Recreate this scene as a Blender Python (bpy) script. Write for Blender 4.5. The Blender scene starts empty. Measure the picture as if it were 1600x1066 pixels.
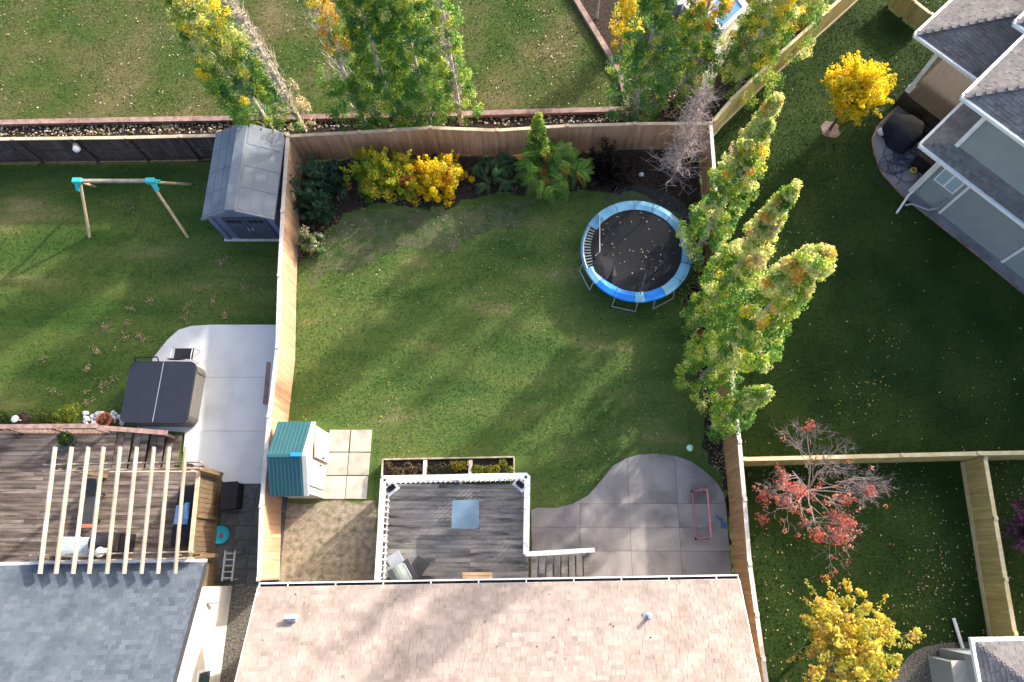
import bpy, bmesh, math, random
import numpy as np
from mathutils import Vector, Matrix
R = math.radians
random.seed(7); rng = np.random.default_rng(11)
sc = bpy.context.scene
col = sc.collection
# ------------------------------------------------------------------ camera, sky, sun, exposure
CH, TH, FP, CX, CY = 25.5, R(18), 1067.0, 835.0, 533.0
cd = bpy.data.cameras.new('camera'); cam = bpy.data.objects.new('camera', cd); col.objects.link(cam)
cam.location = (0, 0, CH); cam.rotation_euler = (TH, 0, 0)
cd.sensor_width = 36; cd.lens = 36*FP/1600; cd.shift_x = -(CX-800)/1600
cd.clip_end = 1000; sc.camera = cam
SUN = Vector((.73*math.cos(R(22.5)), .68*math.cos(R(22.5)), math.sin(R(22.5)))).normalized()
w = bpy.data.worlds.new('World'); sc.world = w; w.use_nodes = True
nt = w.node_tree; sky = nt.nodes.new('ShaderNodeTexSky'); sky.sky_type = 'NISHITA'; sky.sun_disc = False
sky.air_density = .8; sky.dust_density = 4.; sky.ozone_density = .3; sky.sun_elevation = math.asin(SUN.z); sky.sun_rotation = math.atan2(SUN.x, SUN.y)
bg = nt.nodes['Background']; bg.inputs['Strength'].default_value = .15
nt.links.new(sky.outputs[0], bg.inputs[0])
ld = bpy.data.lights.new('sun', 'SUN'); ld.energy = 2.3; ld.angle = R(1.5); ld.color = (1, .94, .86)
lo = bpy.data.objects.new('sun', ld); col.objects.link(lo); lo.rotation_euler = (-SUN).to_track_quat('-Z', 'Y').to_euler()
lo.location = (20, 20, 30)
vs = sc.view_settings; vs.view_transform = 'Standard'; vs.look = 'None'; vs.gamma = 1; vs.use_curve_mapping = False
vs.exposure = 1.85

# ------------------------------------------------------------------ survey: photo bearing + known height -> place on site
def ray(px, py):
    a = (px-CX)/FP; b = (CY-py)/FP
    return Vector((a, b*math.cos(TH)+math.sin(TH), b*math.sin(TH)-math.cos(TH)))
def P(px, py, z=0.):
    d = ray(px, py); t = (z-CH)/d.z
    return Vector((d.x*t, d.y*t, z))
def on_plane(px, py, O, N):
    d = ray(px, py); t = (O-Vector((0, 0, CH))).dot(N)/d.dot(N)
    return Vector((0, 0, CH))+d*t
def proj(p):
    dz = p[2]-CH; u = p[1]*math.cos(TH)+dz*math.sin(TH); f = p[1]*math.sin(TH)-dz*math.cos(TH)
    return CX+FP*p[0]/f, CY-FP*u/f
def inframe(p, m=12):
    x, y = proj(p); return -m < x < 1600+m and -m < y < 1066+m
def V2(p): return (p.x, p.y)

# ------------------------------------------------------------------ materials
def mat(name, cols, scale=3., detail=6, rough=.8, bump=0., bscale=30., stretch=(1, 1, 1), rot=0., rand=0., tint=0.,
        fine=0., fscale=60., spec=.3, metal=0., lo_=.3, hi_=.7, alpha=1., dist=0.):
    m = bpy.data.materials.new(name); m.use_nodes = True; t = m.node_tree; N = t.nodes; L = t.links
    b = N['Principled BSDF']; b.inputs['Roughness'].default_value = rough; b.inputs['Metallic'].default_value = metal
    b.inputs['Specular IOR Level'].default_value = spec; b.inputs['Alpha'].default_value = alpha
    geo = N.new('ShaderNodeNewGeometry'); mp = N.new('ShaderNodeMapping')
    mp.inputs['Scale'].default_value = stretch; mp.inputs['Rotation'].default_value = (0, 0, rot)
    L.new(geo.outputs['Position'], mp.inputs[0])
    if rand > 0:                                            # every board its own piece of grain
        oi = N.new('ShaderNodeObjectInfo'); ad = N.new('ShaderNodeVectorMath'); ad.operation = 'ADD'
        ml = N.new('ShaderNodeMath'); ml.operation = 'MULTIPLY'; ml.inputs[1].default_value = 37.
        L.new(oi.outputs['Random'], ml.inputs[0]); L.new(mp.outputs[0], ad.inputs[0]); L.new(ml.outputs[0], ad.inputs[1])
        src = ad.outputs[0]
    else: src = mp.outputs[0]
    n = N.new('ShaderNodeTexNoise'); n.inputs['Scale'].default_value = scale; n.inputs['Detail'].default_value = detail
    n.inputs['Distortion'].default_value = dist; L.new(src, n.inputs['Vector'])
    r = N.new('ShaderNodeValToRGB'); e = r.color_ramp.elements
    if len(cols) == 1: cols = [cols[0], cols[0]]
    while len(e) < len(cols): e.new(.5)
    for i, c in enumerate(cols):
        e[i].position = lo_+(hi_-lo_)*i/(len(cols)-1); e[i].color = (*c, 1)
    L.new(n.outputs['Fac'], r.inputs[0]); c = r.outputs[0]
    terms = []
    if rand > 0: terms.append((oi.outputs['Random'], rand))
    if tint > 0:
        a = N.new('ShaderNodeAttribute'); a.attribute_name = 'tint'
        f = N.new('ShaderNodeMath'); f.operation = 'FRACT'
        if rand > 0:
            s_ = N.new('ShaderNodeMath'); s_.operation = 'ADD'; L.new(a.outputs['Fac'], s_.inputs[0]); L.new(oi.outputs['Random'], s_.inputs[1])
            L.new(s_.outputs[0], f.inputs[0]); terms = []
        else: L.new(a.outputs['Fac'], f.inputs[0])
        terms.append((f.outputs[0], tint))
    if fine > 0:
        n2 = N.new('ShaderNodeTexNoise'); n2.inputs['Scale'].default_value = fscale; n2.inputs['Detail'].default_value = 3
        L.new(src, n2.inputs['Vector']); terms.append((n2.outputs['Fac'], fine*2))
    if terms:
        acc = None
        for o, k in terms:
            mm = N.new('ShaderNodeMath'); mm.operation = 'MULTIPLY_ADD'; mm.inputs[1].default_value = 2*k
            L.new(o, mm.inputs[0])
            if acc is None: mm.inputs[2].default_value = 1-sum(q for _, q in terms)
            else: L.new(acc, mm.inputs[2])
            acc = mm.outputs[0]
        sv = N.new('ShaderNodeVectorMath'); sv.operation = 'SCALE'; L.new(c, sv.inputs[0]); L.new(acc, sv.inputs['Scale']); c = sv.outputs[0]
    L.new(c, b.inputs['Base Color'])
    if bump > 0:
        n3 = N.new('ShaderNodeTexNoise'); n3.inputs['Scale'].default_value = bscale; n3.inputs['Detail'].default_value = 5
        L.new(src, n3.inputs['Vector']); bp = N.new('ShaderNodeBump'); bp.inputs['Strength'].default_value = bump; bp.inputs['Distance'].default_value = .03
        L.new(n3.outputs['Fac'], bp.inputs['Height']); L.new(bp.outputs[0], b.inputs['Normal'])
    return m
def leafmat(name, trans=.6):
    m = bpy.data.materials.new(name); m.use_nodes = True; t = m.node_tree; N = t.nodes; L = t.links
    b = N['Principled BSDF']; b.inputs['Roughness'].default_value = .55; b.inputs['Specular IOR Level'].default_value = .25
    a = N.new('ShaderNodeAttribute'); a.attribute_name = 'col'; tr = N.new('ShaderNodeBsdfTranslucent'); mx = N.new('ShaderNodeMixShader')
    mx.inputs[0].default_value = trans
    L.new(a.outputs['Color'], b.inputs['Base Color']); L.new(a.outputs['Color'], tr.inputs[0])
    L.new(b.outputs[0], mx.inputs[1]); L.new(tr.outputs[0], mx.inputs[2]); L.new(mx.outputs[0], N['Material Output'].inputs[0])
    return m
M = {}
GR = [(.040, .082, .018), (.066, .114, .027), (.100, .138, .037), (.19, .175, .075)]
M['thin_turf'] = mat('thin_turf', [(.045, .085, .025), (.075, .10, .038), (.115, .12, .062), (.085, .085, .05)], 1.8, 9, .95, .5, 30, fine=.3, fscale=30, spec=.1)
M['lawn'] = mat('lawn', GR, .5, 8, .9, .35, 25, stretch=(.6, 1.4, 1), fine=.2, fscale=16, lo_=.28, hi_=.74, tint=.0, spec=.1)
M['lawn_north'] = mat('lawn_north', [(.034, .068, .013), (.056, .084, .020), (.086, .094, .032), (.135, .116, .054)], .35, 8, .9, .35, 25, fine=.2, fscale=16, spec=.1)
M['lawn_west'] = mat('lawn_west', [(.032, .070, .013), (.054, .096, .020), (.088, .120, .029), (.185, .165, .07)], .4, 8, .9, .35, 25, fine=.2, fscale=16, lo_=.3, hi_=.72, spec=.1, stretch=(.5, 1.5, 1))
M['lawn_east'] = mat('lawn_east', [(.014, .031, .006), (.023, .045, .009), (.036, .058, .012)], .5, 7, .9, .35, 25, fine=.2, fscale=16, spec=.1)  # a lawn of its own, with deep shade also darkened into its green
M['soil'] = mat('soil', [(.016, .012, .010), (.038, .028, .022), (.065, .048, .037)], 9, 8, .95, 1., 40, fine=.4, fscale=60, spec=.1)
M['straw'] = mat('straw', [(.14, .13, .075), (.27, .225, .165), (.36, .305, .235)], 5, 8, .95, 1., 45, fine=.45, fscale=50, spec=.1)
M['gravel'] = mat('gravel', [(.05, .045, .038), (.13, .12, .1), (.22, .2, .17)], 14, 8, .9, 1., 60, fine=.5, fscale=45, spec=.2)
M['gravel_pale'] = mat('gravel_pale', [(.34, .3, .25), (.5, .46, .4), (.62, .58, .52)], 5, 8, .9, 1., 50, fine=.2, fscale=45)
M['concrete_w'] = mat('concrete_pale', [(.43, .435, .43), (.53, .53, .52), (.57, .565, .555)], .8, 9, .85, .2, 60, fine=.08, fscale=90)
M['concrete'] = mat('concrete_patio', [(.14, .13, .13), (.215, .195, .188), (.28, .252, .238), (.33, .29, .265)], .75, 10, .75, .25, 50, fine=.12, fscale=40, rand=.05, dist=.6)
M['concrete_e'] = mat('concrete_grey', [(.14, .135, .145), (.22, .21, .225), (.27, .26, .27)], 1.5, 9, .8, .4, 60, fine=.2, fscale=70)
M['slab'] = mat('concrete_slab', [(.30, .28, .235), (.40, .375, .32), (.46, .43, .37)], 2, 8, .85, .2, 60, fine=.08, rand=.07)
M['paver'] = mat('dark_paver', [(.05, .055, .058), (.075, .08, .085), (.1, .105, .11)], 4, 8, .85, .3, 60, fine=.2, rand=.15)
M['edging'] = mat('edging_timber', [(.16, .10, .085), (.25, .165, .145), (.32, .22, .19)], 4, 8, .85, .4, 40, fine=.15, rand=.12)
M['fence_w'] = mat('fence_cedar', [(.38, .225, .13), (.48, .30, .185), (.55, .36, .23)], 5, 6, .75, .2, 50, stretch=(1, 1, .15), fine=.1, rand=.10)
M['fence_n'] = mat('fence_brown', [(.36, .19, .10), (.45, .25, .14), (.52, .30, .175)], 5, 6, .8, .2, 50, stretch=(1, 1, .15), fine=.12, rand=.12)
M['fence_e'] = mat('fence_tan', [(.27, .145, .06), (.36, .2, .09), (.42, .25, .12)], 5, 6, .8, .2, 50, stretch=(1, 1, .15), fine=.12, rand=.12)
M['fence_y'] = mat('fence_treated', [(.33, .25, .085), (.42, .33, .12), (.48, .39, .16)], 5, 6, .8, .2, 50, stretch=(1, 1, .15), fine=.1, rand=.10)
M['fence_d'] = mat('fence_dark', [(.042, .028, .024), (.066, .046, .040), (.10, .075, .07)], 5, 6, .8, .2, 50, stretch=(1, 1, .2), fine=.2, rand=.25)
M['cap_w'] = mat('cap_weathered', [(.45, .40, .34), (.55, .5, .44), (.62, .57, .5)], 5, 6, .7, .15, 50, fine=.1, rand=.06)
M['cap_t'] = mat('cap_tan', [(.40, .29, .18), (.5, .38, .26), (.56, .44, .31)], 5, 6, .7, .15, 50, fine=.1, rand=.08)
M['cap_y'] = mat('cap_yellow', [(.42, .34, .17), (.5, .42, .24), (.56, .48, .3)], 5, 6, .7, .15, 50, fine=.1, rand=.08)
M['post_d'] = mat('post_dark', [(.14, .09, .06), (.2, .13, .09)], 5, 6, .8, .2, 50, rand=.1)
M['shingle_tan'] = mat('shingle_tan', [(.232, .186, .160), (.292, .240, .208), (.338, .284, .25)], 1.6, 8, .9, .35, 120, fine=.12, fscale=45, rand=.11, tint=.11)
M['shingle_grey'] = mat('shingle_slate', [(.064, .078, .100), (.086, .105, .130), (.108, .128, .153)], 1.6, 8, .9, .35, 120, fine=.15, fscale=45, rand=.14, tint=.14)
M['shingle_e'] = mat('shingle_charcoal', [(.115, .105, .105), (.155, .145, .145), (.195, .185, .18)], 1.6, 8, .9, .35, 120, fine=.15, fscale=45, rand=.14, tint=.14)
M['white'] = mat('white_paint', [(.74, .74, .73), (.8, .8, .79)], 3, 5, .5, .05, 60, fine=.04)
M['white_worn'] = mat('white_paint_peeling', [(.42, .41, .42), (.72, .72, .72), (.8, .8, .8), (.8, .8, .8)], 6, 8, .6, .1, 60, fine=.05, lo_=.3, hi_=.6)
M['siding'] = mat('siding_greygreen', [(.25, .28, .27), (.28, .31, .3)], 2, 5, .7, .05, 60, fine=.05)
M['siding_w'] = mat('siding_cream', [(.56, .535, .49), (.62, .595, .55)], 2, 5, .7, .05, 60, fine=.04)
M['siding_t'] = mat('siding_beige', [(.5, .44, .36), (.56, .5, .42)], 2, 5, .7, .05, 60, fine=.04)
M['deck'] = mat('deck_grey', [(.04, .038, .041), (.165, .155, .15), (.24, .225, .212), (.29, .272, .25)], 1.5, 10, .75, .3, 60, stretch=(.45, 1.8, 1), fine=.25, fscale=16, rand=.10, dist=.5, lo_=.30, hi_=.68)
M['deck_b'] = mat('deck_brown', [(.045, .033, .028), (.10, .075, .06), (.17, .135, .11), (.25, .21, .18)], 1.4, 10, .75, .3, 60, stretch=(.5, 3, 1), fine=.3, fscale=16, rand=.18, dist=.4)
M['pergola'] = mat('pergola_wood', [(.235, .20, .16), (.315, .275, .225), (.37, .33, .285)], 3, 8, .75, .2, 60, stretch=(3, .4, 1), fine=.12, rand=.15)
M['screen'] = mat('screen_wood', [(.10, .066, .038), (.125, .085, .05), (.155, .107, .065)], 4, 8, .75, .2, 60, stretch=(.5, 4, 1), fine=.12, rand=.12)
M['wood'] = mat('wood_light', [(.5, .34, .18), (.62, .46, .28)], 4, 8, .6, .1, 60, fine=.1)
M['planter'] = mat('planter_wood', [(.22, .17, .12), (.36, .3, .23), (.5, .44, .37)], 4, 8, .8, .2, 60, fine=.15, rand=.15)
M['teal_roof'] = mat('teal_plastic', [(.022, .085, .10), (.03, .105, .12)], 1.5, 5, .4, .05, 80, fine=.05, spec=.4)
M['cream'] = mat('cream_plastic', [(.50, .46, .39), (.58, .54, .47)], 2, 5, .5, .03, 60, fine=.03)
M['blue_tab'] = mat('bright_blue_plastic', [(.015, .27, .62)], 2, 2, .4)
M['shed_roof'] = mat('shed_roof_grey', [(.115, .135, .165), (.145, .165, .195), (.17, .19, .22)], 1.5, 8, .65, .15, 60, fine=.06)
M['shed_wall'] = mat('shed_wall_blue', [(.10, .12, .19), (.13, .15, .23)], 2, 5, .6, .03, 60, fine=.05)
M['shed_door'] = mat('shed_door_dark', [(.045, .055, .085), (.06, .07, .105)], 2, 5, .6, .03, 60, fine=.05)
M['teal'] = mat('teal_bracket', [(.03, .42, .44)], 2, 2, .5)
M['vinyl'] = mat('vinyl_navy', [(.009, .012, .024), (.013, .017, .031)], 3, 6, .75, .15, 90, fine=.1, spec=.35)
M['cabinet'] = mat('spa_cabinet', [(.10, .095, .085), (.15, .14, .125)], 3, 6, .6, .1, 60, stretch=(1, 1, 6), fine=.1)
M['black'] = mat('black', [(.007, .007, .010), (.012, .012, .017)], 3, 4, .75, .1, 50)
M['dark'] = mat('dark_grey', [(.035, .035, .04), (.05, .05, .055)], 3, 4, .6, .1, 50)
M['grey'] = mat('grey_metal', [(.32, .33, .35), (.4, .41, .43)], 3, 4, .45, .05, 50, metal=.3)
M['mat_t'] = mat('trampoline_mat', [(.006, .007, .010), (.011, .012, .016)], 1.2, 5, .85, .1, 90, fine=.12)
M['pad_l'] = mat('pad_light_blue', [(.14, .36, .54), (.22, .46, .62)], 2, 5, .5, .15, 20, fine=.06)
M['pad_b'] = mat('pad_blue', [(.01, .17, .62), (.02, .24, .72)], 2, 5, .45, .15, 20, fine=.05)
M['pad_f'] = mat('pad_faded', [(.08, .22, .36), (.13, .29, .43)], 2, 5, .5, .15, 20, fine=.06)
M['porch'] = mat('porch_wood', [(.035, .025, .016), (.055, .04, .026)], 4, 8, .8, .2, 60, fine=.1, rand=.15)  # colour darkened to stand in for the shade under the porch roof
M['glass_sky'] = mat('window_sky_tint', [(.30, .40, .44), (.38, .48, .52)], 1, 3, .1, spec=.7)  # pale sky reflection put into the pane colour
M['net'] = mat('net', [(.05, .055, .06)], 2, 3, .9, alpha=.3)
M['glass_top'] = mat('glass_top', [(.12, .19, .25), (.16, .235, .30)], 2, 4, .12, .03, 30, spec=.6)
M['glass'] = mat('window_glass', [(.03, .045, .05), (.06, .085, .09)], 1, 3, .08, spec=.7)
M['cover_g'] = mat('grill_cover', [(.13, .16, .152), (.175, .205, .195)], 3, 5, .6, .1, 40, fine=.06)
M['pink'] = mat('pink_tube', [(.42, .14, .16), (.5, .2, .21)], 8, 4, .5, fine=.1)
M['ball'] = mat('ball_mint', [(.42, .72, .56), (.52, .8, .64)], 6, 3, .4)
M['toy_blue'] = mat('toy_blue', [(.04, .15, .26)], 3, 3, .4)
M['cush'] = mat('cushion_blue', [(.12, .27, .52), (.2, .38, .62)], 3, 4, .8, .2, 40, stretch=(6, 1, 1))
M['cush_g'] = mat('cushion_grey', [(.35, .42, .47), (.5, .56, .6)], 5, 4, .8, .2, 40, stretch=(1, 6, 1))
M['cush_n'] = mat('cushion_navy', [(.008, .010, .018), (.013, .016, .026)], 3, 4, .8)
M['trunk'] = mat('bark_pale', [(.26, .22, .17), (.44, .39, .32), (.58, .53, .46)], 8, 6, .9, .4, 40, stretch=(1, 1, .4), fine=.15)
M['twig'] = mat('bark_twig', [(.23, .18, .15), (.33, .27, .23)], 8, 5, .9)
M['twig_p'] = mat('bark_pinkgrey', [(.27, .205, .18), (.40, .325, .295)], 8, 5, .9)
M['bark'] = mat('bark_brown', [(.06, .045, .035), (.11, .085, .065)], 8, 5, .9)
M['leaf'] = leafmat('leaf'); M['leaf_gnd'] = leafmat('leaf_ground', .1)
M['clay'] = mat('clay', [(.36, .12, .06), (.44, .16, .09)], 4, 4, .8)
M['stone_w'] = mat('stone_white', [(.5, .5, .52), (.62, .62, .64)], 6, 5, .85, .3, 40, rand=.1)
M['pool'] = mat('pool_blue', [(.04, .16, .42), (.07, .24, .55)], 3, 5, .2, .1, 12, spec=.5)
M['turq'] = mat('turquoise', [(.02, .35, .45)], 3, 3, .4)
M['red'] = mat('red', [(.42, .04, .03)], 3, 3, .5)
M['yellow'] = mat('yellow', [(.6, .42, .03)], 3, 3, .5)
M['coils'] = mat('coils_navy', [(.03, .04, .085), (.05, .06, .11)], 3, 3, .6)

# ------------------------------------------------------------------ mesh building
class MB:
    def __init__(s): s.v = []; s.f = []
    def add(s, vs, fs):
        k = len(s.v); s.v += [Vector(q) for q in vs]; s.f += [tuple(i+k for i in f) for f in fs]; return s
    def frame(s, c, ax, ay, az):          # box by centre and three full edge vectors
        c, ax, ay, az = map(Vector, (c, ax, ay, az)); ax, ay, az = ax/2, ay/2, az/2
        p = [c-ax-ay-az, c+ax-ay-az, c+ax+ay-az, c-ax+ay-az, c-ax-ay+az, c+ax-ay+az, c+ax+ay+az, c-ax+ay+az]
        return s.add(p, [(0, 3, 2, 1), (4, 5, 6, 7), (0, 1, 5, 4), (1, 2, 6, 5), (2, 3, 7, 6), (3, 0, 4, 7)])
    def box(s, c, sz, rz=0):
        a = Vector((math.cos(rz), math.sin(rz), 0)); b = Vector((-a.y, a.x, 0))
        return s.frame(c, a*sz[0], b*sz[1], (0, 0, sz[2]))
    def beam(s, p, q, wd, ht):            # bar p->q, wd across, ht in the other direction
        p, q = Vector(p), Vector(q); d = (q-p); u = d.normalized()
        side = u.cross(Vector((0, 0, 1)))
        if side.length < 1e-3: side = Vector((1, 0, 0))
        side.normalize(); up = side.cross(u)
        return s.frame((p+q)/2, d, side*wd, up*ht)
    def tube(s, pts, r, n=8, r2=None, cap=True):
        pts = [Vector(p) for p in pts]; m = len(pts); k = len(s.v); r2 = r if r2 is None else r2
        t0 = (pts[1]-pts[0]).normalized(); a = t0.orthogonal().normalized()
        for i, p in enumerate(pts):
            t = (pts[min(i+1, m-1)]-pts[max(i-1, 0)]).normalized()
            a = (a-t*a.dot(t)); a = a.normalized() if a.length > 1e-6 else t.orthogonal().normalized()
            b = t.cross(a); rr = r+(r2-r)*i/(m-1)
            for j in range(n):
                an = 2*math.pi*j/n; s.v.append(p+a*math.cos(an)*rr+b*math.sin(an)*rr)
        for i in range(m-1):
            for j in range(n):
                j2 = (j+1) % n; s.f.append((k+i*n+j, k+i*n+j2, k+(i+1)*n+j2, k+(i+1)*n+j))
        if cap: s.f.append(tuple(k+j for j in reversed(range(n)))); s.f.append(tuple(k+(m-1)*n+j for j in range(n)))
        return s
    def prism(s, poly, z0, z1):
        n = len(poly); ar = sum(poly[i][0]*poly[(i+1) % n][1]-poly[(i+1) % n][0]*poly[i][1] for i in range(n))
        if ar < 0: poly = poly[::-1]
        vs = [(x, y, z0) for x, y in poly]+[(x, y, z1) for x, y in poly]
        return s.add(vs, [tuple(range(n-1, -1, -1)), tuple(range(n, 2*n))]+[(i, (i+1) % n, n+(i+1) % n, n+i) for i in range(n)])
    def lathe(s, c, prof, n=24):          # prof: (radius, z)
        k = len(s.v); c = Vector(c)
        for r, z in prof:
            for j in range(n): a = 2*math.pi*j/n; s.v.append(c+Vector((r*math.cos(a), r*math.sin(a), z)))
        for i in range(len(prof)-1):
            for j in range(n): j2 = (j+1) % n; s.f.append((k+i*n+j, k+i*n+j2, k+(i+1)*n+j2, k+(i+1)*n+j))
        s.f.append(tuple(k+j for j in reversed(range(n)))); s.f.append(tuple(k+(len(prof)-1)*n+j for j in range(n)))
        return s
    def ball(s, c, r, n=12, sq=1.):
        return s.lathe(c, [(max(.001, r*math.sin(math.pi*i/n)), -r*sq*math.cos(math.pi*i/n)) for i in range(n+1)], 2*n)
WL = {}                                    # world location of each thing / part
def put(o, parent):
    col.objects.link(o)
    if parent is not None: o.parent = parent
def tag(o, label, cat, group=None, kind=None):
    if label: o['label'] = label
    if cat: o['category'] = cat
    if group: o['group'] = group
    if kind: o['kind'] = kind
    return o
def thing(name, loc, label, cat, group=None):
    o = bpy.data.objects.new(name, None); o.empty_display_size = .2; o.location = loc; col.objects.link(o)
    WL[o.name] = Vector(loc); return tag(o, label, cat, group)
def mesh_of(name, vs, fs, m, smooth=False):
    me = bpy.data.meshes.new(name); me.from_pydata([tuple(v) for v in vs], [], fs); me.materials.append(m)
    if smooth: me.polygons.foreach_set('use_smooth', [True]*len(me.polygons))
    return me
def build(mb, name, m, parent=None, smooth=False, bevel=0., label=None, cat=None, group=None, kind=None, tint=None):
    if parent is None:
        xs = [v.x for v in mb.v]; ys = [v.y for v in mb.v]
        L = Vector(((min(xs)+max(xs))/2, (min(ys)+max(ys))/2, min(v.z for v in mb.v)))
    else: L = WL[parent.name]
    me = mesh_of(name, [v-L for v in mb.v], mb.f, m, smooth)
    if tint is not None:
        a = me.attributes.new('tint', 'FLOAT', 'FACE'); a.data.foreach_set('value', tint)
    o = bpy.data.objects.new(name, me); put(o, parent)
    if parent is None: o.location = L
    WL[o.name] = L
    if bevel:
        b = o.modifiers.new('bevel', 'BEVEL'); b.width = bevel; b.segments = 2; b.limit_method = 'ANGLE'
    return tag(o, label, cat, group, kind)
def inst(name, me, parent, X):             # one piece sharing its mesh; X = world matrix
    o = bpy.data.objects.new(name, me); put(o, parent)
    X = X.copy()
    if parent is not None: X.translation = X.translation-WL[parent.name]
    o.matrix_basis = X; WL[o.name] = X.translation.copy(); return o
def fr(c, ax, ay, az):                     # matrix from centre + axis vectors
    X = Matrix.Identity(4); X.col[0][:3] = ax; X.col[1][:3] = ay; X.col[2][:3] = az; X.translation = Vector(c); return X
_ub = {}
def unit(m):                               # shared unit box per material, soft edges
    if m.name not in _ub:
        b = MB().box((0, 0, 0), (1, 1, 1)); _ub[m.name] = mesh_of('board_'+m.name, b.v, b.f, m)
    return _ub[m.name]
def plank(name, m, parent, c, ax, ay, az): return inst(name, unit(m), parent, fr(c, Vector(ax), Vector(ay), Vector(az)))
def copy_tree(o, off, parent=None):
    c = o.copy(); col.objects.link(c)
    if parent is None: c.location = o.location+Vector(off)
    else: c.parent = parent
    WL[c.name] = WL.get(o.name, Vector())+Vector(off)
    for ch in list(o.children): copy_tree(ch, off, c)
    return c
def rough_poly(pts, step=.35, jit=.06, closed=True):
    out = []; n = len(pts)
    for i in range(n if closed else n-1):
        a = Vector((*pts[i], 0)); b = Vector((*pts[(i+1) % n], 0)); k = max(1, int((b-a).length/step))
        for j in range(k):
            p = a.lerp(b, j/k)
            out.append((p.x+random.gauss(0, jit), p.y+random.gauss(0, jit)))
    return out
def smooth_poly(pts, k=5):
    out = []; n = len(pts)
    for i in range(n):
        p = [Vector((*pts[(i+j-1) % n], 0)) for j in range(4)]
        for s in range(k):
            t = s/k
            q = .5*((2*p[1])+(p[2]-p[0])*t+(2*p[0]-5*p[1]+4*p[2]-p[3])*t*t+(3*p[1]-p[0]-3*p[2]+p[3])*t**3)
            out.append((q.x, q.y))
    return out
def px_poly(l, z=0.): return [V2(P(x, y, z)) for x, y in l]
def sheet(name, poly, z, m, label, cat, rough=0., kind='structure'):
    if rough: poly = rough_poly(poly, .3, rough)
    return build(MB().prism(poly, z-.15, z), name, m, label=label, cat=cat, kind=kind)
def inside(poly, X, Y):
    poly = np.array(poly); r = np.zeros(len(X), bool); j = len(poly)-1
    for i in range(len(poly)):
        xi, yi = poly[i]; xj, yj = poly[j]
        c = ((yi > Y) != (yj > Y)) & (X < (xj-xi)*(Y-yi)/(yj-yi+1e-12)+xi); r ^= c; j = i
    return r
def npmesh(name, V, F, m, cols=None, tint=None, parent=None, label=None, cat=None, kind=None, group=None, loc=None):
    L = np.array(WL[parent.name]) if parent is not None else np.array(loc if loc is not None else (0, 0, 0))
    V = V-L; me = bpy.data.meshes.new(name); k = F.shape[1]
    me.vertices.add(len(V)); me.vertices.foreach_set('co', V.astype(np.float32).ravel())
    me.loops.add(F.size); me.loops.foreach_set('vertex_index', F.astype(np.int32).ravel())
    me.polygons.add(len(F)); me.polygons.foreach_set('loop_start', np.arange(0, F.size, k, dtype=np.int32))
    me.polygons.foreach_set('loop_total', np.full(len(F), k, np.int32))
    if cols is not None:
        a = me.attributes.new('col', 'FLOAT_COLOR', 'FACE'); a.data.foreach_set('color', np.c_[cols, np.ones(len(cols))].astype(np.float32).ravel())
    if tint is not None:
        a = me.attributes.new('tint', 'FLOAT', 'FACE'); a.data.foreach_set('value', tint.astype(np.float32))
    me.materials.append(m); me.update(calc_edges=True)
    o = bpy.data.objects.new(name, me); put(o, parent)
    if parent is None: o.location = L
    WL[o.name] = Vector(L); return tag(o, label, cat, group, kind)

# ================================================================== GROUND
NFB = [(472, 251), (578, 246), (681, 240), (780, 243), (884, 237), (983, 234), (1095, 233)]
WFB = [(472, 251), (465, 363), (461, 458), (459, 564), (448, 665), (438, 796), (435, 903), (433, 935)]
EFB = [(1095, 232), (1100, 306), (1106, 401), (1112, 496), (1123, 600), (1134, 703), (1141, 787), (1148, 881), (1158, 954), (1167, 1019), (1176, 1090)]
build(MB().prism([(-150, -150), (150, -150), (150, 150), (-150, 150)], -.6, -.03), 'ground', M['lawn_east'], label='wide green ground under and around the yards', cat='ground', kind='structure')
north_px = [(-120, -220), (880, -220), (897, -20), (905, 0), (972, 112), (980, 172), (740, 180), (400, 186), (-120, 194)]
sheet('lawn', px_poly(north_px), 0, M['lawn_north'], 'olive brown leaf strewn lawn behind the rear garden edging', 'lawn')
yard = px_poly(NFB+EFB+[(1176, 1110), (433, 1110)]+WFB[::-1][:-1])
sheet('lawn', yard, 0, M['lawn'], 'main green lawn with yellowish streaks around the trampoline', 'lawn')
west = px_poly([(-160, 258), (470, 252)]+WFB[1:]+[(433, 1100), (-160, 1100)])
sheet('lawn', west, 0, M['lawn_west'], 'green lawn with straw coloured tufts under the swing frame', 'lawn')
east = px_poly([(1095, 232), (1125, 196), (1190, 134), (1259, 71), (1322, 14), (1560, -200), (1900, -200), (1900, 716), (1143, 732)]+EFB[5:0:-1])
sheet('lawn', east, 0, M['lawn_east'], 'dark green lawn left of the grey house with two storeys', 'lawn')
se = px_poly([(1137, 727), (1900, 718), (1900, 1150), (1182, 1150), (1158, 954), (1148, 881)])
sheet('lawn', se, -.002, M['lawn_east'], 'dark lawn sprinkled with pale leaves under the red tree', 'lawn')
soil_n = px_poly([(-120, 193), (400, 185), (740, 179), (982, 172), (971, 112), (899, -10), (870, -200), (1600, -240), (1322, 14), (1259, 71), (1190, 134), (1125, 196), (1097, 229)]+NFB[::-1][1:]+[(-120, 257)])
sheet('planting_bed', soil_n, .006, M['soil'], 'dark mulch strip between the rear fence and garden edging', 'mulch bed')
bed = [(472, 251), (470, 330), (463, 405), (480, 402), (500, 380), (525, 345), (560, 325), (620, 318), (690, 325), (760, 306), (830, 300), (930, 298), (1000, 303), (1045, 330), (1080, 350), (1086, 400), (1078, 470), (1086, 560), (1098, 650), (1104, 705), (1122, 745), (1136, 775), (1144, 905), (1150, 930), (1160, 960)]
bed_poly = px_poly(bed+EFB[7::-1]+NFB[::-1][1:-1])
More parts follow.
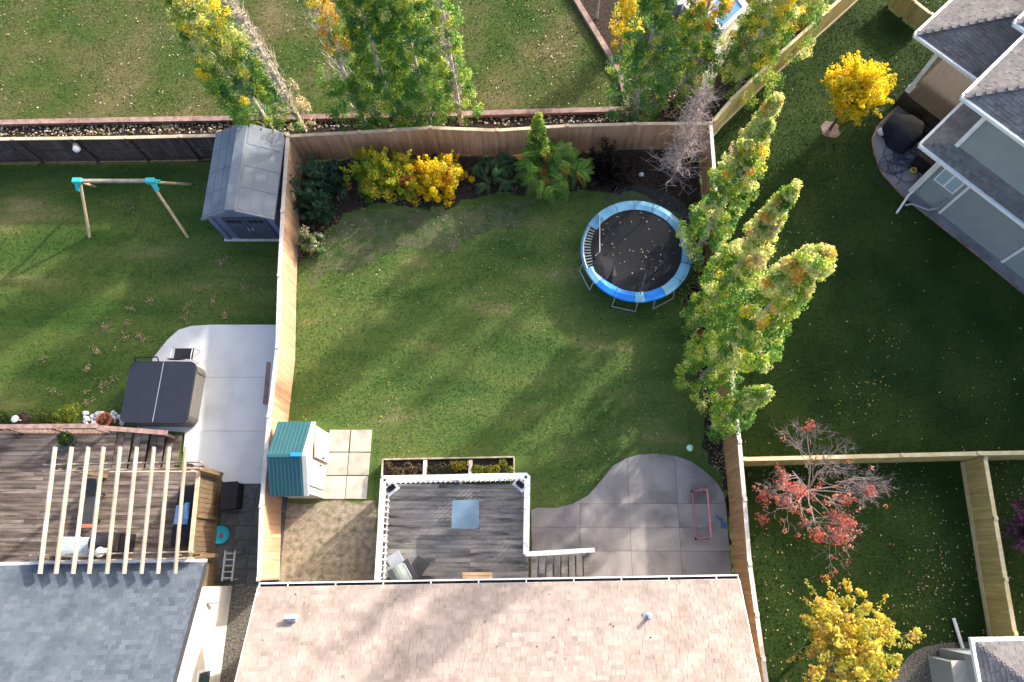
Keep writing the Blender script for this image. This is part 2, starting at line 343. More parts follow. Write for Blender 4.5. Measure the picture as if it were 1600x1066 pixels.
sheet('planting_bed', bed_poly, .005, M['soil'], 'dark mulch bed along the rear and right fences of the lawn', 'mulch bed', .11)
straw_px = [(437, 790), (512, 784), (586, 783), (592, 850), (592, 935), (430, 935), (435, 850)]
sheet('thin_turf', px_poly([(478, 412), (520, 352), (560, 330), (640, 330), (720, 328), (790, 312), (835, 318), (812, 350), (752, 365), (700, 392), (640, 388), (600, 405), (560, 425), (520, 418), (484, 446)]), .004, M['thin_turf'], 'thin greyish worn turf below the rear shrubs', 'worn turf', .09)
sheet('straw_patch', px_poly(straw_px), .006, M['straw'], 'dry brown patchy ground below the teal roofed shed', 'bare ground', .05)
sheet('gravel_strip', px_poly([(350, 912), (436, 912), (436, 1110), (330, 1110)]), .006, M['gravel'], 'grey gravel strip between the two bottom roofs', 'gravel', .02)
ne_pad = px_poly([(1098, 168), (1118, 125), (1128, 98), (1165, 52), (1215, -10), (1290, -120), (1020, -120), (1050, -20), (1090, 40), (1108, 60), (1102, 110), (1090, 150)])
sheet('gravel_pad', ne_pad, .012, M['gravel_pale'], 'pale gravel wedge between the leafy trees at top', 'gravel', .04)
sheet('gravel_bed', px_poly(smooth_poly([(1385, 1100), (1402, 1050), (1430, 1018), (1470, 1006), (1530, 1003), (1700, 1000), (1700, 1110)])), .006, M['gravel'], 'brownish gravel curve beside the bottom right roof', 'gravel')
ep = [(1421, 151), (1391, 178), (1372, 197), (1363, 218), (1366, 238), (1377, 269), (1408, 303), (1441, 330), (1492, 370), (1543, 411), (1600, 458), (1760, 590), (1800, 500), (1500, 200)]
sheet('patio', px_poly(ep), .03, M['concrete_e'], 'curved grey concrete patio and walk beside the two storey house', 'patio')
eb = MB()
for (a, b) in zip(ep[:11], ep[1:12]): eb.beam(P(*a, .03), P(*b, .03), .09, .07)
build(eb, 'patio_border', M['edging'], label='thin raised border along the curved grey patio', cat='border', kind='structure')

def slabs(owner, poly, xs, ys, z0, z1, m, name, gap=.012):
    """cut an outline into separate slabs at the joints xs / ys (open joints between them)"""
    X = [-1e3]+xs+[1e3]; Y = [-1e3]+ys+[1e3]
    for i in range(len(X)-1):
        for j in range(len(Y)-1):
            bm = bmesh.new(); f = bm.faces.new([bm.verts.new((x, y, 0)) for x, y in poly])
            if f.normal.z < 0: f.normal_flip()
            for co, no in (((X[i]+gap/2, 0, 0), (-1, 0, 0)), ((X[i+1]-gap/2, 0, 0), (1, 0, 0)), ((0, Y[j]+gap/2, 0), (0, -1, 0)), ((0, Y[j+1]-gap/2, 0), (0, 1, 0))):
                if bm.faces: bmesh.ops.bisect_plane(bm, geom=bm.verts[:]+bm.edges[:]+bm.faces[:], plane_co=co, plane_no=no, clear_outer=True)
            bm.verts.ensure_lookup_table()
            for fc in bm.faces:
                pl = [(v.co.x, v.co.y) for v in fc.verts]
                if fc.calc_area() > .002: build(MB().prism(pl, z0, z1+random.uniform(-.002, .002)), name, m, owner, bevel=.006)
            bm.free()
patio_px = [(832, 935), (831, 899), (830, 798), (839, 793), (867, 794), (893, 788), (918, 775), (935, 756), (958, 727.5), (980, 716), (997, 711), (1025, 709), (1053, 712), (1081, 722), (1104, 739), (1121, 756), (1131, 772.5), (1135, 801), (1138, 843), (1142, 885), (1144, 935)]
patio_poly = px_poly(patio_px)
pt = thing('concrete_patio', P(990, 820), 'grey lavender concrete patio with a curved edge beside the steps', 'patio'); pt['kind'] = 'structure'
build(MB().prism([(x*.99+.04, y*.985+.02) for x, y in patio_poly], -.1, .012), 'joint_bed', M['soil'], pt)
slabs(pt, patio_poly, [1.66, 3.45, 5.22], [.4, 1.2, 2.05], -.06, .04, M['concrete'], 'concrete_slab', .008)
pad_px = [(434, 508), (330, 508), (300, 510), (280, 516), (262, 532), (240, 560), (225, 600), (215, 670), (290, 676), (287, 705), (300, 738), (345, 748), (352, 756), (440, 756), (448, 665), (459, 560)]
pd = thing('concrete_pad', P(350, 630), 'pale bluish concrete pad with the hot tub on it', 'concrete pad'); pd['kind'] = 'structure'
slabs(pd, px_poly(pad_px), [], [P(380, 674).y, P(380, 590).y], -.06, .05, M['concrete_w'], 'concrete_slab', .007)
# six slabs in front of the teal shed
pv = thing('slab_paving', P(545, 725), 'six pale square slabs in front of the teal roofed shed', 'paving'); pv['kind'] = 'structure'
x0, x1, y0, y1 = -7.72, -6.10, 2.2, 4.78
for i in range(2):
    for j in range(3):
        sx = (x1-x0)/2-.035; sy = (y1-y0)/3-.035
        build(MB().box((x0+(i+.5)*(x1-x0)/2+random.uniform(-.01, .01), y0+(j+.5)*(y1-y0)/3, .0), (sx, sy, .09+random.uniform(-.01, .01)), random.uniform(-.012, .012)), 'paving_slab', M['slab'], pv, bevel=.012)
# dark paver path beside the left house
pv = thing('paver_path', P(385, 830), 'dark grey paver path between privacy screen and left fence', 'path'); pv['kind'] = 'structure'
a = P(352, 757); b = P(436, 912); nx, ny = 4, 7
for i in range(nx):
    for j in range(ny):
        wx, wy = (b.x-a.x)/nx, (a.y-b.y)/ny
        build(MB().box((a.x+(i+.5)*wx, b.y+(j+.5)*wy, -.01), (wx-.018, wy-.018, .06+random.uniform(-.006, .006)), random.uniform(-.008, .008)), 'paving_slab', M['paver'], pv, bevel=.008)

# ================================================================== FENCES
def fence(pts, h, side, bm_, cm_, label, h0=None, cap_w=.14, kick=False, rails=(.35, .85), postm=None, board_z0=.05):
    pts = [Vector((p[0], p[1], 0)) for p in pts]
    root = thing('wooden_fence', pts[0], label, 'fence')
    for a, b in zip(pts[:-1], pts[1:]):
        d = b-a; L = d.length; d = d/L; n = Vector((-d.y, d.x, 0))*side; Z = Vector((0, 0, 1)); k = max(1, round(L/.145)); pw = L/k
        for i in range(k):
            hh = h-.06-board_z0+random.uniform(-.01, .01)
            plank('board', bm_, root, a+d*(i+.5)*pw+n*(.06+random.uniform(-.003, .003))+Z*(board_z0+hh/2), d*(pw-.006), n*.018, Z*hh)
        for q in rails: plank('rail', postm or bm_, root, a+d*L/2+n*.03+Z*(q*h), d*L, n*.038, Z*.088)
        plank('cap_board', cm_, root, a+d*L/2+n*.01+Z*(h-.02), d*(L-.1), n*cap_w, Z*.036)
        if kick: plank('kick_board', cm_, root, a+d*L/2+n*.085+Z*.1, d*L, n*.03, Z*.18)
    for p in pts:
        plank('post', postm or bm_, root, p+Vector((0, 0, h/2-.02)), (.09, 0, 0), (0, .09, 0), (0, 0, h-.04))
        plank('post_cap', cm_, root, p+Vector((0, 0, h+.015)), (.13, 0, 0), (0, .13, 0), (0, 0, .035))
    return root
FH = 1.8
wt = [(449, 210), (441, 330), (436, 430), (433, 542), (420, 650), (408, 790), (404, 905)]
fence([V2(P(x, y, FH)) for x, y in wt], FH, 1, M['fence_w'], M['cap_w'], 'sunlit orange board fence between blue grey shed and main lawn')
ntp = [(450, 212), (562, 206), (672, 199), (777, 203), (887, 196), (992, 193), (1111, 192)]
fence([V2(P(x, y, FH)) for x, y in ntp], FH, -1, M['fence_n'], M['cap_t'], 'brown board fence behind the shrubs and golden bush')
etp = [(1111, 192), (1117, 270), (1124, 370), (1131, 470), (1143, 580), (1156, 690), (1164, 780), (1172, 881), (1183, 960), (1193, 1030), (1203, 1100)]
fence([V2(P(x, y, FH)) for x, y in etp], FH, -1, M['fence_e'], M['cap_w'], 'tan board fence with pale cap right of the curved patio')
fence([V2(P(x, y, FH)) for x, y in [(1115, 188), (1143, 155), (1211, 90), (1284, 24), (1350, -35), (1420, -100)]], FH, -1, M['fence_y'], M['cap_y'], 'yellowish diagonal board fence by the yellow maple at top right', kick=True)
fence([V2(P(x, y, 1.8)) for x, y in [(-90, 219), (21, 217), (113, 216), (197, 215), (281, 213), (365, 211), (447, 209)]], FH, 1, M['fence_d'], M['cap_t'], 'dark stained board fence behind the swing frame', postm=M['fence_d'], rails=(.12, .5, .93))
fence([V2(P(x, y, 1.5)) for x, y in [(1163, 717), (1290, 714), (1410, 711), (1530, 708), (1650, 706), (1770, 703)]], 1.5, -1, M['fence_y'], M['cap_y'], 'straight yellowish fence crossing behind the red tree')
fence([V2(P(x, y, 1.35)) for x, y in [(1540, 715), (1556, 810), (1572, 905), (1587, 990), (1600, 1080)]], 1.35, -1, M['fence_y'], M['cap_y'], 'short yellowish fence running down toward the bottom right roof', kick=True)
fence([V2(P(x, y, 1.0)) for x, y in [(1405, -18), (1428, 0), (1456, 22)]], 1.0, -1, M['fence_y'], M['cap_y'], 'low stub of yellowish fence beside the top right porch roof')
# garden edging: dark timbers laid end to end
eg = thing('garden_edging', P(400, 185), 'long brownish timber edging between rear lawn and mulch strip', 'edging')
el = [(-90, 192), (0, 191), (95, 189), (195, 187), (300, 185.5), (400, 184), (495, 182), (590, 180), (665, 178.5), (740, 177), (850, 173.5), (978, 170)]
def timbers(l):
    for (a, b) in zip(l[:-1], l[1:]):
        p, q = P(*a, .2), P(*b, .2); d = q-p
        for k_, z in ((0, .14), (1, .05)):
            plank('edging_timber', M['edging'], eg, (p+q)/2+Vector((0, 0, z-.2+.02)), d*.994, Vector((-d.y, d.x, 0)).normalized()*(.24-.02*k_), (0, 0, .095))
timbers(el); timbers([(981, 168), (969, 112), (935, 56), (901, 0), (868, -56)])
plank('edging_timber', M['edging'], eg, (P(981, 176, .1)+P(979, 196, .1))/2, P(979, 196, .1)-P(981, 176, .1), (.13, 0, 0), (0, 0, .2))

# ================================================================== ROOFS
def roof_tabs(O, U, Vv, poly, expo=.135):
    """courses of shingle tabs over a convex outline given in the roof plane (u along the eave, v up the slope)"""
    O, U, Vv = Vector(O), Vector(U).normalized(), Vector(Vv).normalized(); N = U.cross(Vv)
    if N.z < 0: N = -N
    vmax = max(p[1] for p in poly); out = []; v = min(p[1] for p in poly)
    while v < vmax-.04:
        vm = v+expo*.5; xs = []
        for i in range(len(poly)):
            (ua, va), (ub, vb) = poly[i], poly[(i+1) % len(poly)]
            if (va > vm) != (vb > vm): xs.append(ua+(ub-ua)*(vm-va)/(vb-va))
        if len(xs) >= 2:
            u, ue = min(xs), max(xs); first = True
            while u < ue-.03:
                wd = min(random.choice((.12, .16, .2, .26, .32)), ue-u)
                if first: wd *= random.uniform(.4, 1); first = False
                wd = max(wd, .05); th = random.choice((.009, .012, .017)); off = random.choice((0, 0, .012))
                up = (Vv-N*.06).normalized(); nn = (N+Vv*.06).normalized()
                out.append((O+U*(u+wd/2)+Vv*(v+expo*.62-off)+N*(.008+th/2), U*(wd-.006), up*(expo*1.22), nn*th))
                u += wd
        v += expo
    return out
def emit_tabs(tabs, parent, m, n=300):
    vis = [t for t in tabs if inframe(t[0])]; cp = Vector((0, 0, CH))
    vis.sort(key=lambda t: (t[0]-cp).length); pick = set(id(t) for t in vis[:n])
    for t in vis[:n]: plank('shingle', m, parent, *t)
    rest = [t for t in tabs if id(t) not in pick]; mb = MB(); tn = []
    for t in rest: mb.frame(*t); tn += [random.random()]*6
    if rest: build(mb, 'shingle_field', m, parent, kind='stuff', tint=tn)

# ---- main house (tan roof, single storey)
E0, E1 = P(404, 919, 3.0), P(1154, 906, 3.0)
U = (E1-E0); LU = U.length; U = U.normalized(); S = Vector((U.y, -U.x, 0)); tl = math.atan(.39)
VU = S*math.cos(tl)+Vector((0, 0, math.sin(tl)))
hs = thing("tan_house", Vector(((E0.x+E1.x)/2, (E0.y+E1.y)/2-4, 0)), 'single storey house with a tan shingle roof and white gutter', 'house')
RL = 5.2
def pl(u, v, n=0.): return E0+U*u+VU*v+U.cross(VU)*(-n if U.cross(VU).z < 0 else n)
rb = MB(); ND = U.cross(VU); ND = -ND if ND.z < 0 else ND
A = [pl(0, 0), pl(LU, 0), pl(LU, RL), pl(0, RL)]
D2 = S*(2*RL*math.cos(tl))
B = [q for q in (E0+D2, E1+D2)]
for quad in ([A[0], A[1], A[2], A[3]], [A[3], A[2], B[1], B[0]]):
    d = Vector((0, 0, -.12)); rb.add(quad+[q+d for q in quad], [(0, 1, 2, 3), (7, 6, 5, 4), (0, 4, 5, 1), (1, 5, 6, 2), (2, 6, 7, 3), (3, 7, 4, 0)])
rf = build(rb, 'roof', M['shingle_tan'], hs)
emit_tabs(roof_tabs(pl(0, -.02), U, VU, [(0, 0), (LU, 0), (LU, RL), (0, RL)]), rf, M['shingle_tan'])
wb = MB(); wi = .45; a = E0+U*wi+S*wi; b = E1-U*wi+S*wi; c = b+D2-S*2*wi; d = a+D2-S*2*wi
wb.prism([V2(a), V2(b), V2(c), V2(d)], 0, 2.94)
for s, e in ((a, d), (b, c)):
    m_ = (s+e)/2; x = Vector((0, 0, 1)); inn = U*(.05 if s is a else -.05)
    wb.add([Vector((s.x, s.y, 2.9)), Vector((e.x, e.y, 2.9)), Vector((m_.x, m_.y, 2.9+RL*math.sin(tl)-.2)), Vector((s.x, s.y, 2.9))+inn, Vector((e.x, e.y, 2.9))+inn, Vector((m_.x, m_.y, 2.9+RL*math.sin(tl)-.2))+inn], [(0, 1, 2), (5, 4, 3), (0, 3, 4, 1), (1, 4, 5, 2), (2, 5, 3, 0)])
build(wb, 'wall', M['siding_t'], hs)
dr = build(MB().frame(a+U*5.2+Vector((0, 0, 1.95-a.z))-S*.01, U*1.8, S*.06, (0, 0, 2.05)), 'patio_door', M['white'], hs)
for k in (-.44, .44): build(MB().frame(a+U*(5.2+k)+Vector((0, 0, 1.95-a.z))-S*.045, U*.76, S*.02, (0, 0, 1.85)), 'pane', M['glass'], dr)
for uu in (2., 9.2, 11.8):
    wn = build(MB().frame(a+U*uu+Vector((0, 0, 1.9-a.z))-S*.01, U*1.3, S*.05, (0, 0, 1.1)), 'window', M['white'], hs)
    build(MB().frame(a+U*uu+Vector((0, 0, 1.9-a.z))-S*.04, U*1.16, S*.02, (0, 0, .96)), 'pane', M['glass'], wn)
# gutter: open trough with hangers
g = MB(); zc = E0.z
def gpt(u, s, z): return E0+U*u-S*s+Vector((0, 0, z))
g.frame(gpt(LU/2, .135, -.05), U*LU, S*.045, (0, 0, .11)); g.frame(gpt(LU/2, .02, -.07), U*LU, S*.02, (0, 0, .12)); g.frame(gpt(LU/2, .075, -.115), U*LU, S*.14, (0, 0, .015))
for e in (0, LU): g.frame(gpt(e, .075, -.06), U*.02, S*.15, (0, 0, .12))
gt = build(g, 'gutter', M['white'], hs)
build(MB().frame(gpt(LU/2, .075, -.095), U*(LU-.06), S*.085, (0, 0, .02)), 'gutter_shade_strip', M['black'], gt)  # black strip stands in for the shade inside the open trough
for k in range(10): build(MB().frame(gpt(.9+k*1.48, .075, .002), U*.035, S*.12, (0, 0, .012)), 'hanger', M['white'], gt)
for e in (-.02, LU+.02): build(MB().frame(pl(e, RL/2)-Vector((0, 0, .07)), U*.03, VU*RL, ND*.17), 'fascia', M['white'], hs)
v1 = on_plane(458, 968, E0, ND); vt = build(MB().frame(v1+ND*.11, U*.24, VU*.2, ND*.2).frame(v1+ND*.23, U*.42, VU*.14, ND*.05), 'roof_vent', M['grey'], hs, bevel=.015)
v2 = on_plane(1013, 963, E0, ND); build(MB().tube([v2, v2+Vector((0, 0, .34))], .055, 10).lathe(v2, [(.17, .05), (.16, .01), (.07, .09)], 14), 'roof_vent', M['grey'], hs)

# ---- left house (slate roof, cream gable wall)
e1 = P(321, 879.5, 2.7); e0 = e1+Vector((-9.5, -.15, 0)); U = (e1-e0); LU = U.length; U.normalize(); S = Vector((U.y, -U.x, 0)); tl = math.atan(.33)
VU = S*math.cos(tl)+Vector((0, 0, math.sin(tl))); ND = U.cross(VU); ND = -ND if ND.z < 0 else ND; RL = 5.0
hw = thing('slate_house', (e0.x+4.7, e0.y-4, 0), 'house with slate grey shingle roof and bright cream side wall', 'house')
rb = MB(); A = [e0, e1, e1+VU*RL, e0+VU*RL]; D2 = S*(2*RL*math.cos(tl))
for quad in (A, [A[3], A[2], e1+D2, e0+D2]):
    d = Vector((0, 0, -.12)); rb.add(quad+[q+d for q in quad], [(0, 1, 2, 3), (7, 6, 5, 4), (0, 4, 5, 1), (1, 5, 6, 2), (2, 6, 7, 3), (3, 7, 4, 0)])
rf = build(rb, 'roof', M['shingle_grey'], hw)
emit_tabs(roof_tabs(e0-VU*.02, U, VU, [(0, 0), (LU, 0), (LU, RL), (0, RL)]), rf, M['shingle_grey'])
build(MB().frame(e1+U*.02+VU*RL/2-Vector((0, 0, .06)), U*.035, VU*RL, ND*.17), 'rake_board', M['dark'], hw)
build(MB().frame((e0+e1)/2-S*.06-Vector((0, 0, .05)), U*LU, S*.11, (0, 0, .11)), 'gutter', M['white'], hw, bevel=.01)
XW = P(361, 930).x; wy0 = P(340, 919, 2.3).y
wb = MB().prism([(XW, wy0), (XW-9, wy0), (XW-9, wy0-9), (XW, wy0-9)], 0, 2.62)
zr = 2.62; wb.add([Vector((XW, wy0, zr)), Vector((XW, wy0-9, zr)), Vector((XW, wy0-4.7, zr+1.45)), Vector((XW-.1, wy0, zr)), Vector((XW-.1, wy0-9, zr)), Vector((XW-.1, wy0-4.7, zr+1.45))], [(0, 1, 2), (5, 4, 3), (0, 3, 4, 1), (1, 4, 5, 2), (2, 5, 3, 0)])
build(wb, 'wall', M['siding_w'], hw)
sb = MB()
for k in range(9): sb.frame((XW+.006, wy0-4.5, .35+k*.27), (.012, 0, .006), (0, 8.9, 0), (-.004, 0, .25))
build(sb, 'siding_board', M['siding_w'], hw)
vp = Vector((XW, P(340, 941, 1.8).y, 1.8)); build(MB().tube([vp, vp+Vector((.14, 0, 0)), vp+Vector((.2, 0, -.05)), vp+Vector((.22, 0, -.2))], .06, 10).box(vp+Vector((.01, 0, 0)), (.02, .22, .22)), 'wall_vent', M['grey'], hw, smooth=False)
wy = P(343, 1062, 1.3).y-.15
wn = build(MB().box((XW+.02, wy, 1.35), (.05, .9, .9)), 'window', M['white'], hw); build(MB().box((XW+.05, wy, 1.35), (.02, .76, .76)), 'pane', M['glass'], wn)

# ---- right house, two storeys, turned 46 degrees
O = Vector((14.9, 15.3, 0)); hu = Vector((.69, -.724, 0)).normalized(); hv = Vector((-hu.y, hu.x, 0))
def Q(u, v, z): return O+hu*u+hv*v+Vector((0, 0, z))
he = thing('two_storey_house', Q(6, 5, 0), 'grey two storey house with white trim and stacked hip roofs', 'house')
LEN, DEP = 18., 13.  # unseen length and depth shaped so the house shades the lower right lawn
def hwall(u0, v0, u1, v1, z0, z1): return MB().prism([V2(Q(u0, v0, 0)), V2(Q(u1, v0, 0)), V2(Q(u1, v1, 0)), V2(Q(u0, v1, 0))], z0, z1)
build(hwall(.95, .5, LEN, DEP, 0, 5.52), 'wall', M['siding'], he)
def hip(name, u0, v0, u1, v1, z, sl, shing=(True, True), soff=.14):
    """hip roof over a rectangle of the house's own grid; returns roof part and its two visible planes' tabs"""
    du, dv = u1-u0, v1-v0; hh = min(du, dv)/2*sl
    c = [Q(u0, v0, z), Q(u1, v0, z), Q(u1, v1, z), Q(u0, v1, z)]
    if du > dv: r = [Q(u0+dv/2, v0+dv/2, z+hh), Q(u1-dv/2, v0+dv/2, z+hh)]; F = [(0, 1, 5, 4), (1, 2, 5), (2, 3, 4, 5), (3, 0, 4)]
    else: r = [Q(u0+du/2, v0+du/2, z+hh), Q(u0+du/2, v1-du/2, z+hh)]; F = [(0, 1, 4), (1, 2, 5, 4), (2, 3, 5), (3, 0, 4, 5)]
    mb = MB(); mb.add(c+r, F); mb.prism([V2(q) for q in c], z-soff, z-.002)
    o = build(mb, name, M['shingle_e'], he); a = math.atan(sl); tabs = []; m_ = min(du, dv)/2/math.cos(a); hf = min(du, dv)/2
    up = Vector((0, 0, math.sin(a)))
    if shing[0]: tabs += roof_tabs(c[0], hu, hv*math.cos(a)+up, [(0, 0), (du, 0), (du-hf, m_), (hf, m_)])
    if shing[1]: tabs += roof_tabs(c[0], hv, hu*math.cos(a)+up, [(0, 0), (dv, 0), (dv-hf, m_), (hf, m_)])
    return o, tabs
def hipcap(p, q, par):
    d = q-p; n = max(3, int(d.length/.3))
    for i in range(n): plank('hip_cap', M['shingle_e'], par, p+d*((i+.5)/n)+Vector((0, 0, .035+.004*(i % 2))), d/n*1.05, d.cross(Vector((0, 0, 1))).normalized()*.2, (0, 0, .02))
rb_, tb = hip('roof', -.05, .05, LEN+.5, DEP+.5, 5.6, .5)
rd, td = hip('roof', -.62, 3.98, LEN+.6, DEP+.6, 5.66, .5)
ra, ta = hip('porch_roof', -3.2, 3.5, 4.5, 10.5, 3.4, .5)
for par, u0, v0, z in ((rb_, -.05, .05, 5.6), (rd, -.62, 3.98, 5.66), (ra, -3.2, 3.5, 3.4)): hipcap(Q(u0, v0, z), Q(u0+3.6, v0+3.6, z+1.8), par)
# skirt roof between storeys (two planes only)
zc, zt = 2.85, 3.32
mb = MB(); a1, a2, a3 = Q(0, 0, zc), Q(LEN, 0, zc), Q(0, 3.5, zc); b1, b2, b3 = Q(.95, .52, zt), Q(LEN, .52, zt), Q(.95, 3.5, zt+.0)
dn = Vector((0, 0, -.14))
mb.add([a1, a2, b2, b1, a1+dn, a2+dn, b2+dn, b1+dn], [(0, 1, 2, 3), (7, 6, 5, 4), (0, 4, 5, 1), (1, 5, 6, 2), (2, 6, 7, 3)])
mb.add([a1, b1, b3, a3, a1+dn, b1+dn, b3+dn, a3+dn], [(0, 1, 2, 3), (7, 6, 5, 4), (1, 5, 6, 2), (2, 6, 7, 3), (3, 7, 4, 0)])
rc = build(mb, 'skirt_roof', M['shingle_e'], he)
sv = (b2-a2).normalized(); sl_ = (b2-a2).length
tc = roof_tabs(a1, hu, sv, [(0, 0), (LEN, 0), (LEN, sl_), (.95, sl_)]); sv2 = (b3-a3).normalized()
tc += roof_tabs(a1, hv, sv2, [(0, 0), (3.5, 0), (3.5, (b3-a3).length), (.52, (b3-a3).length)])
for t_, r_, n_ in ((tb, rb_, 130), (tc, rc, 80), (ta, ra, 90)): emit_tabs(t_, r_, M['shingle_e'], n_)
emit_tabs(td, rd, M['shingle_e'], 0)
def gut(p, q, par, w_=.12):
    d = (q-p).normalized(); n = Vector((d.y, -d.x, 0)); mb = MB()
    mb.frame((p+q)/2+Vector((0, 0, -.05)), q-p, n*w_, (0, 0, .13)); return build(mb, 'gutter', M['white'], par, bevel=.012)
for (z, u0, v0, par, v1) in ((5.6, -.05, .05, he, 3.98), (zc, 0, 0, he, 3.5), (3.4, -3.2, 3.5, he, 10.5), (5.66, -.62, 3.98, he, 11)):
    u1 = {5.6: LEN, zc: LEN, 3.4: .95, 5.66: -.1}[z]
    gut(Q(u0-.06, v0-.06, z), Q(u1, v0-.06, z), par); gut(Q(u0-.06, v0, z), Q(u0-.06, v1, z), par)
tr = MB()
tr.box(Q(.95, .5, 1.42), (.2, .2, 2.8), math.atan2(hu.y, hu.x)); build(tr, 'corner_trim', M['white'], he)
build(MB().box(Q(.95, .5, 4.42), (.16, .16, 2.2), math.atan2(hu.y, hu.x)), 'corner_trim', M['white'], he)
for u in (2.4, 5.5, 9.): build(MB().box(Q(u, .49, 1.42), (.1, .07, 2.8), math.atan2(hu.y, hu.x)), 'corner_trim', M['white'], he)
wn = build(MB().frame(Q(1.72, .475, 1.9), hu*.95, hv*.06, (0, 0, 1.15)), 'window', M['white'], he)
for k in (-.23, .23): build(MB().frame(Q(1.72+k, .44, 1.9), hu*.38, hv*.02, (0, 0, 1.0)), 'pane', M['glass_sky'], wn)
for u in (4.8, 7.5):
    wn = build(MB().frame(Q(u+3.5, .475, 4.6), hu*1.2, hv*.06, (0, 0, 1.1)), 'window', M['white'], he); build(MB().frame(Q(u+3.5, .44, 4.6), hu*1.05, hv*.02, (0, 0, .95)), 'pane', M['glass'], wn)
dsp = MB(); p0 = Q(1.02, .33, 2.7); p1 = Q(1.02, .33, .25); p2 = P(1401, 333, .06)
dsp.tube([p0, p1, Q(1.0, .2, .14), p2], .05, 8); build(dsp, 'downspout', M['white'], he)
dsp = MB(); dsp.tube([Q(2.2, .40, 1.0), Q(2.2, .40, .3), Q(2.0, .2, .12), Q(1.35, -.05, .1), Q(1.2, -.3, .08)], .045, 8); build(dsp, 'downspout', M['grey'], he)
# porch deck under the porch roof
for k in range(28): plank('deck_board', M['porch'], he, Q(-2.2+.07+k*.115*1.0, 6.6, .78), hu*.108, hv*6.2, (0, 0, .04))
build(hwall(-2.2, 3.52, .9, 9.6, 0, .75), 'porch_base', M['porch'], he)
build(MB().box(Q(-2.1, 3.72, 2.0), (.17, .17, 2.5), math.atan2(hu.y, hu.x)).box(Q(-2.1, 3.72, .95), (.24, .24, .3), math.atan2(hu.y, hu.x)), 'porch_post', M['white'], he)
build(MB().box(Q(-2.1, 9.2, 2.0), (.17, .17, 2.5), math.atan2(hu.y, hu.x)), 'porch_post', M['white'], he)
for k in range(3): build(hwall(-.9, 3.5-.28*(k+1), .5, 3.5-.28*k, 0, .6-.18*k), 'porch_step', M['porch'], he)

# ---- bottom right house corner
O3 = P(1523, 1003, 3.0); hr = thing('corner_house', (O3.x+4, O3.y-4, 0), 'grey hip roof corner at the bottom right edge', 'house')
mb = MB(); c = [O3, O3+Vector((8, .1, 0)), O3+Vector((8, -8, 0)), O3+Vector((0, -8, 0))]; ap = O3+Vector((4, -4, 2.0)); mb.add(c+[ap], [(0, 4, 1), (1, 4, 2), (2, 4, 3), (3, 4, 0)]); mb.prism([V2(q) for q in c], 2.86, 2.998)
r_ = build(mb, 'roof', M['shingle_e'], hr); a = math.atan(.5)
tabs = roof_tabs(O3, (1, 0, 0), Vector((0, -math.cos(a), math.sin(a))), [(0, 0), (8, 0), (4, 4.47)])+roof_tabs(O3, (0, -1, 0), Vector((math.cos(a), 0, math.sin(a))), [(0, 0), (8, 0), (4, 4.47)])
emit_tabs(tabs, r_, M['shingle_e'], 120)
gut(O3+Vector((-.12, .06, 0)), O3+Vector((8, .16, 0)), hr); gut(O3+Vector((-.06, 0, 0)), O3+Vector((-.06, -8, 0)), hr)
build(MB().box((O3.x+4.2, O3.y-4.2, 1.43), (7.4, 7.4, 2.85)), 'wall', M['siding'], hr)
q = P(1492, 1036, 1.4); build(MB().box((q.x+.55, q.y-.45, .7), (1.3, .95, 1.4)), 'bay', M['siding'], hr); build(MB().box((q.x+.55, q.y-.45, 1.43), (1.4, 1.05, .06)), 'bay_top', M['cap_w'], hr)
build(MB().tube([P(1510, 1030, .5), P(1507, 1022, .12), P(1490, 966, .1)], .06, 8), 'downspout', M['white'], hr)
# ================================================================== SHEDS
def gable(name, m, parent, x0, x1, y0, y1, ze, zr, axis, th=.06):
    mb = MB()
    if axis == 'y': xm = (x0+x1)/2; a = [(x0, ze), (xm, zr), (x1, ze)]; f = lambda p, t: Vector((p[0], t, p[1])); t0, t1 = y0, y1
    else: ym = (y0+y1)/2; a = [(y0, ze), (ym, zr), (y1, ze)]; f = lambda p, t: Vector((t, p[0], p[1])); t0, t1 = x0, x1
    for p, q in ((a[0], a[1]), (a[1], a[2])):
        v = [f(p, t0), f(p, t1), f(q, t1), f(q, t0)]; d = Vector((0, 0, -th)); v += [k+d for k in v]
        mb.add(v, [(0, 1, 2, 3), (7, 6, 5, 4), (0, 4, 5, 1), (1, 5, 6, 2), (2, 6, 7, 3), (3, 7, 4, 0)])
    return build(mb, name, m, parent)
def gable_wall(m, parent, x0, x1, y0, y1, ze, zr, axis, z0=0.):
    if axis == 'y': pr = [(x0, z0), (x1, z0), (x1, ze), ((x0+x1)/2, zr), (x0, ze)]; f = lambda p, t: Vector((p[0], t, p[1])); t0, t1 = y0, y1
    else: pr = [(y0, z0), (y1, z0), (y1, ze), ((y0+y1)/2, zr), (y0, ze)]; f = lambda p, t: Vector((t, p[0], p[1])); t0, t1 = x0, x1
    v = [f(p, t0) for p in pr]+[f(p, t1) for p in pr]
    return build(MB().add(v, [(0, 1, 2, 3, 4), (9, 8, 7, 6, 5)]+[(i, (i+1) % 5, 5+(i+1) % 5, 5+i) for i in range(5)]), 'wall', m, parent)
